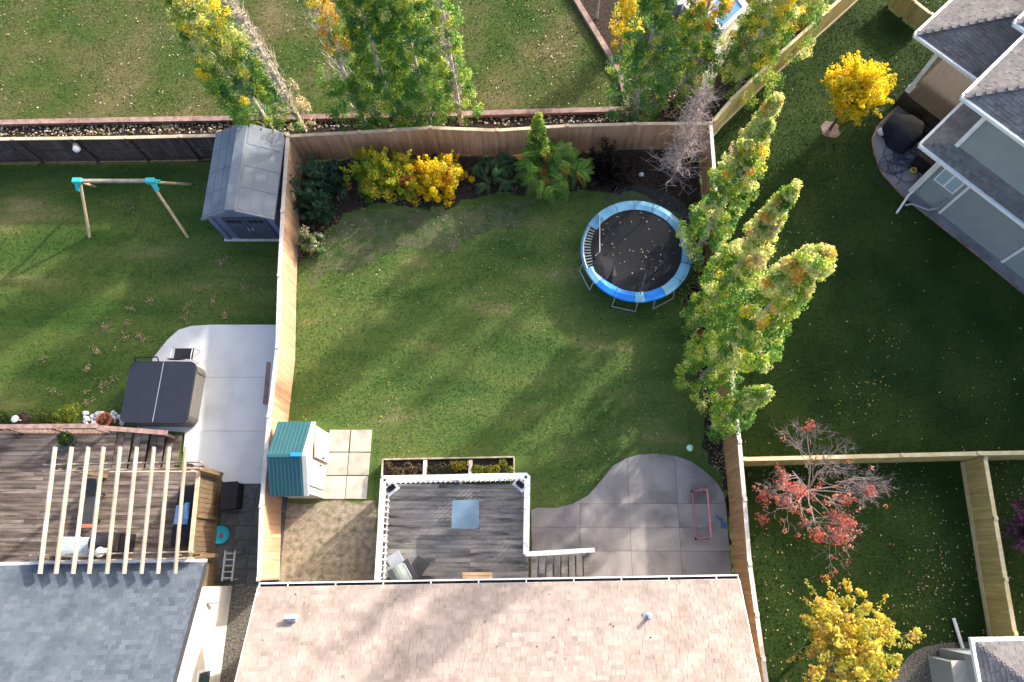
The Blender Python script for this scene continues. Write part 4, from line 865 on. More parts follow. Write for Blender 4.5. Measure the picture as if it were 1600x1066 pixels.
for s in (-1, 1): build(MB().frame(L+A_*s*.56+Z*.84, A_*.4, B_*.48, Z*.04), 'side_shelf', M['grey'], t, bevel=.01)
q = P(655, 886, 1.2); t = thing('side_table', (q.x, q.y, .9), 'low grey side table next to the deck barbecue', 'table'); build(MB().box((q.x, q.y, 1.32), (.5, .62, .035), R(-35)), 'tabletop', M['dark'], t, bevel=.01)
for sx in (-1, 1):
    for sy in (-1, 1): build(MB().box((q.x+sx*.13+sy*.12, q.y+sy*.17-sx*.1, 1.1), (.035, .035, .42)), 'leg', M['black'], t)
q = P(746, 899, 1.3); t = thing('wooden_bench', (q.x, q.y-.1, .9), 'light wooden bench half hidden under the tan roof edge', 'bench')
for k in range(4): plank('seat_board', M['wood'], t, (q.x, q.y-.3+k*.115, 1.32), (1.0, 0, 0), (0, .1, 0), (0, 0, .035))
for s in (-1, 1): build(MB().box((q.x+s*.42, q.y-.13, 1.1), (.06, .4, .4)), 'leg', M['wood'], t)
# planter in front of the deck, three compartments
a0, a1_, b0, b1_ = P(598, 718, .45), P(803, 714, .45), P(597, 748, .45), P(803, 746, .45)
t = thing('planter_box', ((a0.x+a1_.x)/2, a0.y-.3, 0), 'long wooden planter with three compartments in front of the deck', 'planter'); dy = 2.95
def side(p, q, w_=.05): build(MB().beam((p[0], p[1], .24), (q[0], q[1], .24), w_, .46), 'side_panel', M['planter'], t, bevel=.006)
side(V2(a0), V2(a1_)); side((a0.x, dy), (a1_.x, dy)); side((a0.x, dy), V2(a0)); side((a1_.x, dy), V2(a1_))
for px_ in (664, 735): q = P(px_, 730, .45); build(MB().box((q.x, (dy+a0.y)/2, .25), (.13, a0.y-dy-.05, .48)), 'divider', M['cap_w'], t)
build(MB().box(((a0.x+a1_.x)/2, (dy+a0.y)/2+.0, .17), (a1_.x-a0.x-.06, a0.y-dy-.06, .3)), 'compost', M['soil'], t)
def planter_plant(x0, x1, pal, lb, n, sz=.08, h=.42):
    y = P(700, 731, .4).y; p0, p1 = P(x0, 731, .4).x, P(x1, 731, .4).x; parts = []
    for k in range(6): parts.append(leafcloud(n//6, (p0+.08+(p1-p0-.16)*k/5, y+random.uniform(-.14, .14), h-.02), .17, pal, sz, .5))
    leaves(parts, 'bedding_plant', loc=((p0+p1)/2, y, .3), label=lb, cat='plant')
planter_plant(604, 660, [(.16, .12, .07), (.2, .16, .1), (.1, .09, .04), (.28, .18, .12)], 'withered brown plants in the left planter compartment', 420)
planter_plant(668, 706, [(.12, .12, .06), (.2, .17, .09), (.08, .09, .03)], 'dull green plants in the middle planter compartment', 360)
planter_plant(704, 732, [(.45, .36, .03), (.5, .4, .05), (.06, .12, .02)], 'yellow leaved plant at the right of the middle planter compartment', 300, .08, .5)
planter_plant(740, 800, [(.34, .32, .03), (.14, .2, .03), (.08, .14, .02), (.42, .34, .03)], 'yellow green plants filling the right planter compartment', 560, .08, .5)
# ---- trampoline
a, b, c, d = P(909, 393, .9), P(1081, 393, .9), P(995, 314, .9), P(995, 471, .9); tc_ = Vector(((a.x+b.x)/2, (c.y+d.y)/2, 0)); RR = (b.x-a.x)/2
t = thing('trampoline', tc_, 'round trampoline with a blue pad ring and dark mat', 'trampoline')
def T(an, r, z): return tc_+Vector((r*math.cos(an), r*math.sin(an), z))
n_ = 72; mb = MB(); k = [T(2*math.pi*i/n_, RR-.06, .86) for i in range(n_+1)]; build(mb.tube(k, .025, 8, cap=False), 'frame_ring', M['grey'], t)
mb = MB(); rm = RR-.36; vs = [Vector((tc_.x, tc_.y, .80))]
for rr_, zz in ((rm*.35, .805), (rm*.7, .83), (rm, .87)): vs += [T(2*math.pi*i/n_, rr_, zz) for i in range(n_)]
F = [(0, 1+i, 1+(i+1) % n_) for i in range(n_)]
for r_ in range(2): F += [(1+r_*n_+i, 1+r_*n_+(i+1) % n_, 1+(r_+1)*n_+(i+1) % n_, 1+(r_+1)*n_+i)[::-1] for i in range(n_)]
build(MB().add(vs, F), 'mat', M['mat_t'], t, smooth=True)
def pad(a0_, a1__, m, z=.91, w0=None, w1=None):
    k = max(3, int(abs(a1__-a0_)/5)); w0 = rm-.02 if w0 is None else w0; w1 = RR+.02 if w1 is None else w1; mb = MB(); v = []
    for i in range(k+1):
        an = R(a0_+(a1__-a0_)*i/k); wv = .008*math.sin(i*1.7)
        v += [T(an, w0+wv, z-.02), T(an, (w0+w1)/2, z+.035+wv), T(an, w1, z-.01), T(an, w1+.015, z-.09), T(an, w0, z-.05)]
    F = []
    for i in range(k):
        for j in range(5): j2 = (j+1) % 5; F.append((i*5+j, i*5+j2, (i+1)*5+j2, (i+1)*5+j))
    F += [(4, 3, 2, 1, 0), tuple(k*5+j for j in range(5))]
    build(mb.add(v, F), 'pad', m, t, smooth=False)
PADS = [(-158, -139, 'pad_l'), (-138.4, -117, 'pad_b'), (-116.4, -95, 'pad_b'), (-94.4, -84, 'pad_l'), (-83.4, -62, 'pad_b'), (-61.4, -40, 'pad_l'), (-39.4, -18, 'pad_l'), (-17, 24, 'pad_f'), (24.6, 46, 'pad_f'), (46.6, 68, 'pad_l'), (68.6, 90, 'pad_l'), (90.6, 112, 'pad_l'), (112.6, 134, 'pad_l'), (134.6, 150, 'pad_f')]
for a_, b_, m_ in PADS: pad(a_, b_, M[m_])
pad(150.6, 201.6, M['pad_f'], .87, RR-.1, RR+.03)                # narrow rim where the pad is missing
for i in range(96):
    an = 2*math.pi*i/96; plank('spring', M['grey'], t, (T(an, rm, .87)+T(an, RR-.07, .87))/2, T(an, RR-.07, .87)-T(an, rm, .87), Vector((-math.sin(an), math.cos(an), 0))*.028, (0, 0, .028))
for an in (-115+12, -55+12-18, 25, 85, 145, 205):
    p0, p1 = R(an-12), R(an+12); mb = MB().tube([T(p0, RR-.02, .85), T(p0, RR+.1, .05), T(p1, RR+.1, .05), T(p1, RR-.02, .85)], .03, 8); build(mb, 'leg', M['grey'], t)
poles = [160, 215, 265, 320, 12, 62, 112]
for an in (12, 62, 112, -35): build(MB().tube([T(R(an), RR+.1, .2), T(R(an), RR+.12, 1.9), T(R(an), RR+.04, 2.2)], .02, 8), 'net_pole', M['dark'], t)
nm = MB(); k = 30; v = []
for i in range(k+1):
    an = R(-48+172*i/k); sag = .18*abs(math.sin(i*math.pi/8.2))
    v += [T(an, RR-.02, .92), T(an, RR+.0-.1*sag, 1.5), T(an, RR+.03, 2.12-sag)]
F = [];
for i in range(k): F += [(i*3, (i+1)*3, (i+1)*3+1, i*3+1), (i*3+1, (i+1)*3+1, (i+1)*3+2, i*3+2)]
build(nm.add(v, F), 'safety_net', M['net'], t, smooth=True)
# collapsed pole and slumped net on the left of the mat
pa, pb = P(937, 334, 1.0), P(937, 394, 1.0); build(MB().tube([pa, pb, P(930, 400, .95)], .02, 8), 'net_pole', M['grey'], t)
pa, pb = P(1009, 426, 1.0), P(1000, 460, .98); build(MB().tube([pa, pb], .022, 8), 'net_pole', M['dark'], t)
v = [P(934, 398, .92), P(958, 405, .95), P(957, 424, .93), P(948, 438, .92), P(930, 425, .93), P(926, 412, .94)]; mm = MB(); cpt = P(942, 415, 1.0); mm.add([cpt]+v, [(0, 1+i, 1+(i+1) % 6) for i in range(6)]); build(mm, 'slumped_net', M['black'], t)
v = [P(960, 415, .93), P(964, 432, .95), P(957, 442, .92), P(950, 438, .92)]; cpt = P(957, 430, 1.02); build(MB().add([cpt]+v, [(0, 1+i, 1+(i+1) % 4) for i in range(4)]), 'slumped_net', M['black'], t)
# ---- hockey net frame on the patio
f0, f1, b0_, b1_ = P(1099, 768), P(1105, 840), P(1081, 768), P(1087, 842); t = thing('hockey_net', (f0+b1_)/2, 'pink tube hockey goal frame without netting on the patio', 'hockey net')
f0.z = f1.z = b0_.z = b1_.z = .08; u0, u1 = f0+Z*.75+Vector((-.06, 0, 0)), f1+Z*.75+Vector((-.06, 0, 0)); m0, m1 = b0_.lerp(f0, .55)+Z*.75, b1_.lerp(f1, .55)+Z*.75
build(MB().tube([f0, u0], .03, 8).tube([f1, u1], .03, 8), 'goal_post', M['pink'], t); build(MB().tube([u0, u1], .03, 8), 'crossbar', M['pink'], t)
build(MB().tube([f0, b0_, b1_, f1], .026, 8), 'base_tube', M['pink'], t); build(MB().tube([u0, b0_.lerp(f0, .35)+Z*.6, b0_], .02, 8), 'brace', M['pink'], t); build(MB().tube([u1, b1_.lerp(f1, .35)+Z*.6, b1_], .02, 8), 'brace', M['pink'], t)
for q in (f0, f1, b0_, b1_): build(MB().ball(q, .05, 6), 'joint', M['black'], t)
q = P(1078, 700, .13); build(MB().ball(q, .13, 12), 'toy_ball', M['ball'], smooth=True, label='pale mint green ball on the lawn edge above the patio', cat='ball')
q = P(1126, 814, .08); t = thing('toy_shovel', (q.x, q.y, .04), 'small blue plastic toy shovel near the right fence on patio', 'toy'); build(MB().beam((q.x-.16, q.y+.2, .08), (q.x+.06, q.y-.1, .08), .05, .04), 'handle', M['toy_blue'], t, bevel=.01); build(MB().frame((q.x+.1, q.y-.16, .07), (.2, -.05, 0), (.05, .2, 0), (0, 0, .04)), 'blade', M['toy_blue'], t, bevel=.015)
build(MB().beam((q.x-.02, q.y+.1, .09), (q.x+.1, q.y+.05, .08), .05, .03), 'grip', M['toy_blue'], t); 
q = P(1002, 273, .1); build(MB().ball(q, .11, 8, .7), 'garden_stone', M['stone_w'], smooth=True, label='single white stone on dark mulch near the bare tree', cat='stone')
q = P(1094, 521, .15); t = thing('flower_pot', (q.x, q.y, 0), 'small orange clay pot under the right poplars', 'flower pot'); build(MB().lathe((q.x, q.y, 0), [(.1, 0), (.16, .22), (.18, .24), (.14, .24), (.13, .18)], 14), 'pot', M['clay'], t)
q = P(935, 8, .8); build(MB().tube([(q.x, q.y, 0), (q.x, q.y, 1.5)], .05, 8), 'metal_post', M['grey'], label='thin grey post in dark mulch beyond the slanted edging', cat='post')
# ---- blue pool glimpsed through the trees at top
q = [P(1103, 12, .6), P(1128, 46, .6), P(1164, 12, .6), P(1138, -24, .6)]; cc = sum(q, Vector())/4
t = thing('spa_pool', (cc.x, cc.y, 0), 'square blue pool with white rim glimpsed between top trees', 'pool')
build(MB().prism([V2(p) for p in q], 0, .55), 'pool_shell', M['white'], t); build(MB().prism([V2(p.lerp(cc, .12)) for p in q], .5, .57), 'pool_cover', M['pool'], t)
for i in range(4): build(MB().beam(q[i]+Z*.0, q[(i+1) % 4]+Z*.0, .16, .06), 'rim', M['white'], t)
q = P(1058, 6, .6); t = thing('rain_barrel', (q.x, q.y, 0), 'pale blue barrel lid between leafy trees at the top edge', 'barrel'); build(MB().lathe((q.x, q.y, 0), [(.24, 0), (.32, .35), (.3, .75), (.26, .8)], 18), 'barrel', M['glass_top'], t); build(MB().lathe((q.x, q.y, .8), [(.3, 0), (.3, .05), (.08, .09)], 18), 'lid', M['cush_g'], t)
# ---- grey house patio things
q = P(1415, 201, .6); t = thing('covered_table', (q.x, q.y, .03), 'round patio table under a black cover beside porch steps', 'table')
pr = MB(); rad = [.78*(1+.09*math.sin(3*a_+.6)+.05*math.sin(7*a_)) for a_ in np.linspace(0, 2*math.pi, 40, endpoint=False)]
vs = []; 
for zf, rf_ in ((.03, 1.02), (.35, .97), (.68, .93), (.74, .82), (.76, .3)): vs += [(q.x+rad[i]*rf_*math.cos(2*math.pi*i/40), q.y+rad[i]*rf_*math.sin(2*math.pi*i/40), zf) for i in range(40)]
F = [(r_*40+i, r_*40+(i+1) % 40, (r_+1)*40+(i+1) % 40, (r_+1)*40+i) for r_ in range(4) for i in range(40)]+[tuple(160+i for i in range(40))]
build(pr.add(vs, F), 'cover', M['cush_n'], t, smooth=True); build(MB().lathe((q.x, q.y, .03), [(.4, 0), (.1, .05), (.08, .6), (.5, .62)], 16), 'pedestal', M['dark'], t); 
mb = MB(); pts = []; hc = P(1409, 256)
for i in range(230):
    a_ = i*.33; r_ = .5+.34*math.sin(i*.19)+.1*math.sin(i*.71); pts.append((hc.x-.12+.5*math.sin(i*.043)+r_*math.cos(a_)*.95, hc.y+.02+.45*math.cos(i*.031)+r_*math.sin(a_)*.8, .055+.008*(i % 5)))
build(mb.tube(pts, .014, 5), 'dark_coils', M['coils'], label='tangled dark hose spread over the curved grey patio', cat='coils')  # one thin dark tube wound in loose overlapping turns
q = P(1428, 266, .1); mb = MB(); build(mb.tube([(q.x+.11*math.cos(a_), q.y+.11*math.sin(a_), .1) for a_ in np.linspace(0, 2*math.pi, 17)], .04, 8, cap=False), 'ring_toy', M['yellow'], label='yellow ring lying on the curved grey patio', cat='ring')
q = P(1452, 250, .5); t = thing('storage_box', (q.x, q.y, .03), 'black storage box tucked under the skirt roof corner', 'box'); an = math.atan2(hu.y, hu.x); build(MB().box((q.x, q.y, .38), (.9, .75, .7), an), 'bin', M['black'], t, bevel=.03); build(MB().box((q.x, q.y, .75), (.96, .8, .05), an), 'lid', M['black'], t, bevel=.02)
build(MB().beam(P(1437, 248, .5), P(1454, 266, .5), .04, .04), 'handle', M['grey'], t)
q = P(1378, 206, .12); build(MB().ball(q, .2, 6, .6), 'garden_stone', M['stone_w'], smooth=True, label='pale boulder at the left edge of the curved patio', cat='stone')
# ================================================================== TREES AND SHRUBS
G1, G2, G3, BG = (.115, .265, .045), (.19, .35, .065), (.08, .20, .06), (.10, .23, .10)
YG, PY, YE, OR, PK = (.42, .52, .08), (.66, .68, .26), (.82, .66, .05), (.78, .46, .09), (.58, .49, .29)  # PY mixes pale autumn leaf with a painted sun-side highlight
def fol(parts, pos, rad, n, pal, size, up=.5, sq=1.):
    """append clumps of leaves: pos (k,3), rad (k), one colour family for each clump"""
    k = len(pos); n = int(n*1.2); idx = np.repeat(np.arange(k), n); N = k*n
    d = rng.normal(size=(N, 3)); d /= np.linalg.norm(d, axis=1)[:, None]; r = rng.uniform(.2, 1, N)**.55
    P_ = pos[idx]+d*r[:, None]*rad[idx][:, None]*np.array([1, 1, sq]); nr = d*.55+rng.normal(size=(N, 3))*.4+np.array([0, 0, up])
    c = np.array(pal)[idx]*rng.uniform(.72, 1.3, (N, 1))*(1+rng.normal(size=(N, 3))*.06)
    parts.append((P_, nr, c, size*rng.uniform(.65, 1.3, N)))
def pick(pals, wts, k):
    w_ = np.array(wts, float); return np.array(pals)[rng.choice(len(pals), k, p=w_/w_.sum())]
def wob_tube(mb, a, b, r, r2, n=6, seg=4, w_=.05):
    a, b = Vector(a), Vector(b); pts = [a.lerp(b, i/seg)+(Vector((random.gauss(0, w_), random.gauss(0, w_), 0)) if 0 < i < seg else Vector()) for i in range(seg+1)]
    mb.tube(pts, r, n, r2); return pts
def poplar(base, H, Rm, label, pals, wts, group, seed, z0=.4, k=150, n=75, lean=(0, 0), top=None, prof=(.5, .62), size=.078, tw=0, side=None, tname='poplar_tree', rtip=.15, barem=None):
    global rng; rng = np.random.default_rng(seed); random.seed(seed); q = P(*base)
    t = thing(tname, q, label, 'tree', group); ax = lambda f: Vector((q.x+lean[0]*f*f*H, q.y+lean[1]*f*f*H, f*H))
    mb = MB(); mb.tube([ax(f) for f in (0, .15, .35, .55, .75, .93)], .125*H/9, 8, .022); tk = build(mb, 'trunk', barem or M['trunk'], t)
    k = int(k*1.75); n = int(n*1.0); f = rng.uniform(0, 1, k)**.9; f = z0/H+(1-z0/H)*f
    g = (f-z0/H)/(1-z0/H); prof_r = np.minimum(1, (g+.2)/.32)**prof[0]*(1.03-g)**prof[1]*1.12
    an = rng.uniform(0, 6.283, k); rr = Rm*prof_r*(.25+.75*np.sqrt(rng.uniform(0, 1, k)))*(1+.22*np.sin(an*2+g*9+seed))
    pos = np.array([ax(x) for x in f])+np.c_[rr*np.cos(an), rr*np.sin(an), np.zeros(k)]
    if side is not None: keep = side(f, an, rng); pos = pos[keep]; f = f[keep]; g = g[keep]
    lb = MB()
    for i in range(0, len(pos), 5):
        fb = max(.04, f[i]-.10-.05*random.random()); wob_tube(lb, ax(fb), Vector(pos[i]), .015*(1.25-f[i])*H/9+.004, .004, 4, 3, .03)
    if tw:
        for i in range(tw):
            fb = random.uniform(.12, .97); a_ = random.uniform(0, 6.28); ln = random.uniform(.25, .7)*Rm*1.2*(1.15-fb); e = ax(fb)+Vector((math.cos(a_)*ln, math.sin(a_)*ln, ln*random.uniform(.8, 1.7)))
            pts = wob_tube(lb, ax(fb), e, .017, .006, 3, 3, .03)
            for s in range(4):
                o_ = pts[random.randint(1, 3)]; lb.tube([o_, o_+Vector((random.gauss(0, .16), random.gauss(0, .16), random.uniform(.1, .42)))], .009, 3, .004, cap=False)
    build(lb, 'branches', barem or M['trunk'], tk, kind='stuff')
    if len(pos):
        pal = pick(pals, wts, len(pos))
        if top is not None:
            m_ = rng.uniform(0, 1, len(pos)) < np.clip((g-top[1])/.3, 0, .85); pal[m_] = pick(top[0], [1]*len(top[0]), m_.sum())
        parts = []; fol(parts, pos, rng.uniform(.75, 1.25, len(pos))*(rtip+.05*Rm)*(1.15-.35*g), n, pal, size)
        leaves(parts, 'crown', t)
    return t
GN, GE, GO = 'poplars along the rear fence', 'poplars along the right fence', 'leafy trees around the gravel at top'
poplar((430, 212), 10.5, 1.3, 'green poplar with yellow top rising behind the blue grey shed', [G1, G2, G3, BG, YG], [3, 4, 2, 2, 2], GN, 21, top=([YG, PY, PY, YE], .3), lean=(-.075, .03), k=300, n=90)
poplar((476, 204), 9, .75, 'bare pale trunk with fine twigs left of the half bare tree', [PK], [1], GN, 22, lean=(-.02, 0), k=70, n=30, tw=240, side=lambda f, an, r: (f < .34) & (np.cos(an) > -.2), size=.09, rtip=.17)
poplar((573, 200), 9.5, 1.1, 'half bare tree with orange yellow leaves in its upper part', [G1, G2, YG], [3, 3, 1], GN, 23, top=([YE, OR, PY], .42), tw=170, k=200, n=60, lean=(-.04, 0), side=lambda f, an, r: (f < .40) | ((f > .5) & (f < .82) & (np.cos(an) > .1)))
poplar((622, 199), 9.5, 1.2, 'dense green poplar beside the half bare tree', [G1, G2, G3, BG, YG], [4, 5, 2, 2, 3], GN, 24, k=230, n=75, top=([G2, YG], .7))
poplar((672, 196), 9.5, 1.35, 'widest dense green poplar left of the pale thin trunk', [G1, G2, G3, BG, YG], [4, 5, 2, 2, 3], GN, 25, k=250, n=75, top=([PY, YG, G2], .6))
poplar((721, 194), 9, .72, 'pale thin trunk with sparse leaves right of the dense poplars', [G2, YG, G1], [2, 2, 2], GN, 26, k=70, n=42, tw=150, side=lambda f, an, r: (f < .85) & (np.abs(np.cos(an)) > .35), size=.1, rtip=.17)
poplar((990, 183), 9.5, 1.2, 'tall green poplar standing at the end of the slanted edging', [G1, G2, G3, BG, YG], [4, 4, 3, 2, 1.3], GO, 31, k=200, n=75, top=([G2, G1, YG], .6))
poplar((972, 78), 6, .55, 'bright yellow narrow tree behind the tall green poplar', [YE, YG, YE], [3, 1, 2], GO, 32, k=80, n=70)
poplar((1062, 152), 9, 1.15, 'green tree with yellow patches left of the blue pool', [G1, G2, G3, YG, YE], [4, 4, 2, 1.5, .8], GO, 33, k=190, n=75, top=([YE, YG, OR, G2], .35))
poplar((1152, 138), 8, 1.45, 'yellow green tree by the diagonal fence right of the gravel', [G1, G2, YG, PY, YE], [3, 3, 3, 1, 1.4], GO, 34, k=200, n=75, top=([YG, PY, YE], .4))
poplar((1214, 78), 8, 1.45, 'broad yellow green tree against the upper diagonal fence', [G1, G2, YG, PY, YE], [3, 3, 3, 2, 1.6], GO, 35, k=190, n=75)
poplar((1262, 28), 6, .8, 'dark green tree at the top end of the diagonal fence', [G1, G3, BG], [2, 2, 2], GO, 36, k=90, n=75)
ETOP = [PY, PY, YG, YG, PY, PY, PY, YG, PY, PK, OR]  # pale upper leaves: autumn tint plus sunlit highlight put into the colour
poplar((1085, 400), 10, .98, 'rearmost poplar of the right fence beside the trampoline', [G1, G2, YG, PY, BG], [3, 4, 3, 1.6, 1], GE, 41, k=185, n=80, top=(ETOP+[YE], .5), prof=(.5, .7))
poplar((1090, 510), 10.6, .94, 'pointed poplar of the right fence with a thin pale tip', [G1, G2, YG, PY, YE], [3, 4, 3, 1.8, .2], GE, 42, k=190, n=80, top=(ETOP, .42), prof=(.5, .75))
poplar((1098, 592), 11.2, 1.18, 'largest poplar of the right fence with an orange brown top', [G1, G2, YG, PY, YE], [3, 5, 3, 1.8, .2], GE, 43, k=250, n=85, top=([PY, OR, YG, PY], .66), prof=(.4, .45), side=lambda f, an, r: (f > .17) | ((np.cos(an) < -.1) & (f > .06)))
poplar((1112, 668), 5.9, .72, 'small poplar of the right fence nearest the curved patio', [G2, G1, YG, PY], [4, 3, 2, 1], GE, 44, k=85, n=62, top=([PY, G2], .6), z0=1.1, lean=(.03, .0))
# bare twiggy tree in the yard corner
def bare(base, H, label, m, depth, spread, name='bare_tree', up=.8, first=1., seed=1, group=None, r0=.07, kids=(3, 5), minz=.3):
    random.seed(seed); q = P(*base); t = thing(name, q, label, 'tree', group); tips = []; mbs = [MB() for _ in range(2)]
    def grow(p, d, L, r, lv):
        e = p+d*L; mid = p.lerp(e, .5)+Vector((random.gauss(0, .04), random.gauss(0, .04), random.gauss(0, .03)))*L
        mbs[0 if lv < 1 else 1].tube([p, mid, e], r, 6 if lv < 2 else 3, r*.6, cap=lv < 1)
        if lv >= depth: tips.append(e); return
        for i in range(random.randint(*kids)):
            s = random.uniform(.35, 1.); o_ = p.lerp(e, s); v = Vector((random.gauss(0, spread), random.gauss(0, spread), up*random.uniform(.3, 1.)))
            nd = (d*.75+v).normalized(); grow(o_, nd, L*random.uniform(.5, .78), r*.55, lv+1)
    return q, t, tips, mbs, grow
q, t, tips, mbs, grow = bare((1050, 285), 6, 'leafless tree with fine brown twigs in the rear right corner', None, 3, .5, seed=5)
ax = [Vector((q.x+random.gauss(0, .03), q.y, z)) for z in (0, 1.5, 3, 4.5, 6.2)]; mb = MB(); mb.tube(ax, .075, 8, .02); tk = build(mb, 'trunk', M['twig_p'], t); mb = MB()
for i in range(170):
    z = random.uniform(.3, 6.)**1.0; a_ = random.uniform(0, 6.28); L = random.uniform(.5, 1.25)*(1.15-z/7.5); o_ = Vector((q.x, q.y, z)); e = o_+Vector((math.cos(a_)*L, math.sin(a_)*L, L*random.uniform(.1, .8))); pts = wob_tube(mb, o_, e, .016, .005, 3, 4, .05)
    for s in range(9):
        p_ = pts[random.randint(1, 4)]; mb.tube([p_, p_+Vector((random.gauss(0, .2), random.gauss(0, .2), random.uniform(-.05, .32)))], .007, 3, .003, cap=False)
build(mb, 'branches', M['twig_p'], tk, kind='stuff')
# yellow maple
def round_tree(base, zc, r, sq, label, pals, wts, seed, k=150, n=60, size=.12, h0=.9, rt=.26, hollow=.45, sc_=(1, 1), m=None, name='maple_tree'):
    global rng; rng = np.random.default_rng(seed); random.seed(seed); q = P(*base); t = thing(name, q, label, 'tree')
    mb = MB(); wob_tube(mb, q, q+Vector((.05, .03, h0)), .07, .055, 8); tk = build(mb, 'trunk', m or M['bark'], t); top = q+Vector((.05, .03, h0))
    d = rng.normal(size=(k, 3)); d /= np.linalg.norm(d, axis=1)[:, None]; rr = rng.uniform(hollow, 1, k)*(1+.16*np.sin(3*np.arctan2(d[:, 1], d[:, 0])+seed)+.1*np.sin(5*np.arctan2(d[:, 1], d[:, 0])))
    pos = np.array([q.x, q.y, zc])+d*rr[:, None]*np.array([r*sc_[0], r*sc_[1], r*sq]); lb = MB()
    for i in range(0, k, 2): wob_tube(lb, top+Vector((0, 0, random.uniform(0, zc-h0)*.8)), Vector(pos[i]), .022, .005, 4, 3, .05)
    parts = []; fol(parts, pos, rng.uniform(.6, 1.25, k)*rt, n, pick(pals, wts, k), size)
    for j in range(26):
        v_ = rng.normal(size=3); v_ /= np.linalg.norm(v_); c_ = pick(pals, wts, 1); sp_ = np.array([np.array([q.x, q.y, zc])+v_*f_*np.array([r*sc_[0], r*sc_[1], r*sq]) for f_ in (.85, 1.0, 1.13, 1.25)])
        fol(parts, sp_, np.array([.16, .14, .11, .08]), max(6, n//4), np.repeat(c_, 4, 0), size*.9); wob_tube(lb, top, Vector(sp_[3]), .016, .005, 3, 3, .05)
    build(lb, 'twigs', m or M['bark'], tk, kind='stuff'); leaves(parts, 'crown', t); return t
YA, YB = (.86, .66, .015), (.78, .62, .03)
round_tree((1297, 203), 2.75, 1.15, .85, 'bright yellow maple on the lawn left of the porch', [YA, YB, (.55, .52, .04), (.75, .48, .02)], [5, 4, 1.6, 1], 51, k=125, n=85, size=.095)
q = P(1297, 203); build(MB().prism(rough_poly([(q.x+.42*math.cos(a_), q.y+.42*math.sin(a_)) for a_ in np.linspace(0, 6.283, 14, endpoint=False)], .2, .03), -.1, .012), 'mulch_ring', M['edging'], label='brown mulch ring at the foot of the yellow maple', cat='mulch', kind='structure')
round_tree((1276, 990), 2.7, 1.72, .7, 'golden tree with loose leaf sprays near the bottom right', [(.72, .58, .07), (.80, .66, .12), (.56, .52, .08), (.70, .50, .12), (.42, .44, .07)], [4, 3, 2, 2, 1], 52, k=250, n=30, size=.115, rt=.17, hollow=.1, m=M['twig'], name='golden_tree')
# red tree, mostly leafless
q, t, tips, mbs, grow = bare((1240, 770), 5, 'nearly leafless tree with red leaf clusters by the yellowish fence', None, 4, .62, 'red_tree', seed=9)
def grow2(mb, p, d, L, r, lv, mx, up=.25, sp=.55):
    e = p+d*L; mid = p.lerp(e, .5)+Vector((random.gauss(0, .06), random.gauss(0, .06), random.gauss(0, .04)))*L; mb.tube([p, mid, e], r, 5 if lv < 2 else 3, r*.55, cap=False)
    if lv >= mx: tips.append(e); return
    for i in range(random.randint(3, 4)):
        o_ = p.lerp(e, random.uniform(.4, 1.)); nd = (d*.85+Vector((random.gauss(0, sp), random.gauss(0, sp), up*random.uniform(-.2, 1)))).normalized(); grow2(mb, o_, nd, L*random.uniform(.5, .8), max(.003, r*.5), lv+1, mx, up, sp)
mb = MB(); wob_tube(mb, q, q+Vector((.04, -.03, 1.3)), .085, .07, 8); tk = build(mb, 'trunk', M['twig_p'], t); mb = MB(); cr = q+Vector((.04, -.03, 1.25)); random.seed(14); tips = []
for a_, L, uz in ((95, 1.5, .9), (60, 1.15, 1.1), (15, 1.6, .6), (-8, 1.45, .7), (140, 1.1, .9), (185, 1.1, .8), (225, 1.15, .7), (265, 1.3, .6), (300, 1.25, .7), (335, 1.2, .9), (80, .9, 1.8)):
    grow2(mb, cr, Vector((math.cos(R(a_)), math.sin(R(a_)), uz*.75)).normalized(), L*1.0, .026, 0, 4)
build(mb, 'branches', M['twig_p'], tk, kind='stuff')
tp = np.array([tuple(v) for v in tips]); dx = tp[:, 0]-q.x; dy_ = tp[:, 1]-q.y; rng = np.random.default_rng(3); pr_ = np.where((dy_ < -.35) & (dx < .9), .75, .04)+np.where((dx < -.8) & (dy_ < 1), .3, 0)+np.where(dx > 2.2, .12, 0)
kp = tp[rng.uniform(0, 1, len(tp)) < pr_*.27]; parts = []; fol(parts, kp, np.full(len(kp), .11), 9, pick([(.60, .22, .17), (.64, .30, .22), (.46, .13, .10)], [4, 2, 2], len(kp)), .085)
sel = rng.permutation(len(kp))[:14]; fol(parts, kp[sel], np.full(len(sel), .24), 30, pick([(.55, .11, .08), (.6, .15, .1)], [1, 1], len(sel)), .1); leaves(parts, 'red_leaves', t)
round_tree((1584, 830), 1.5, 1.0, .8, 'purple leaved tree cut by the right picture edge', [(.17, .06, .13), (.26, .10, .20), (.10, .05, .07)], [2, 2, 1], 54, k=90, n=34, size=.1, m=M['twig_p'], name='plum_tree')
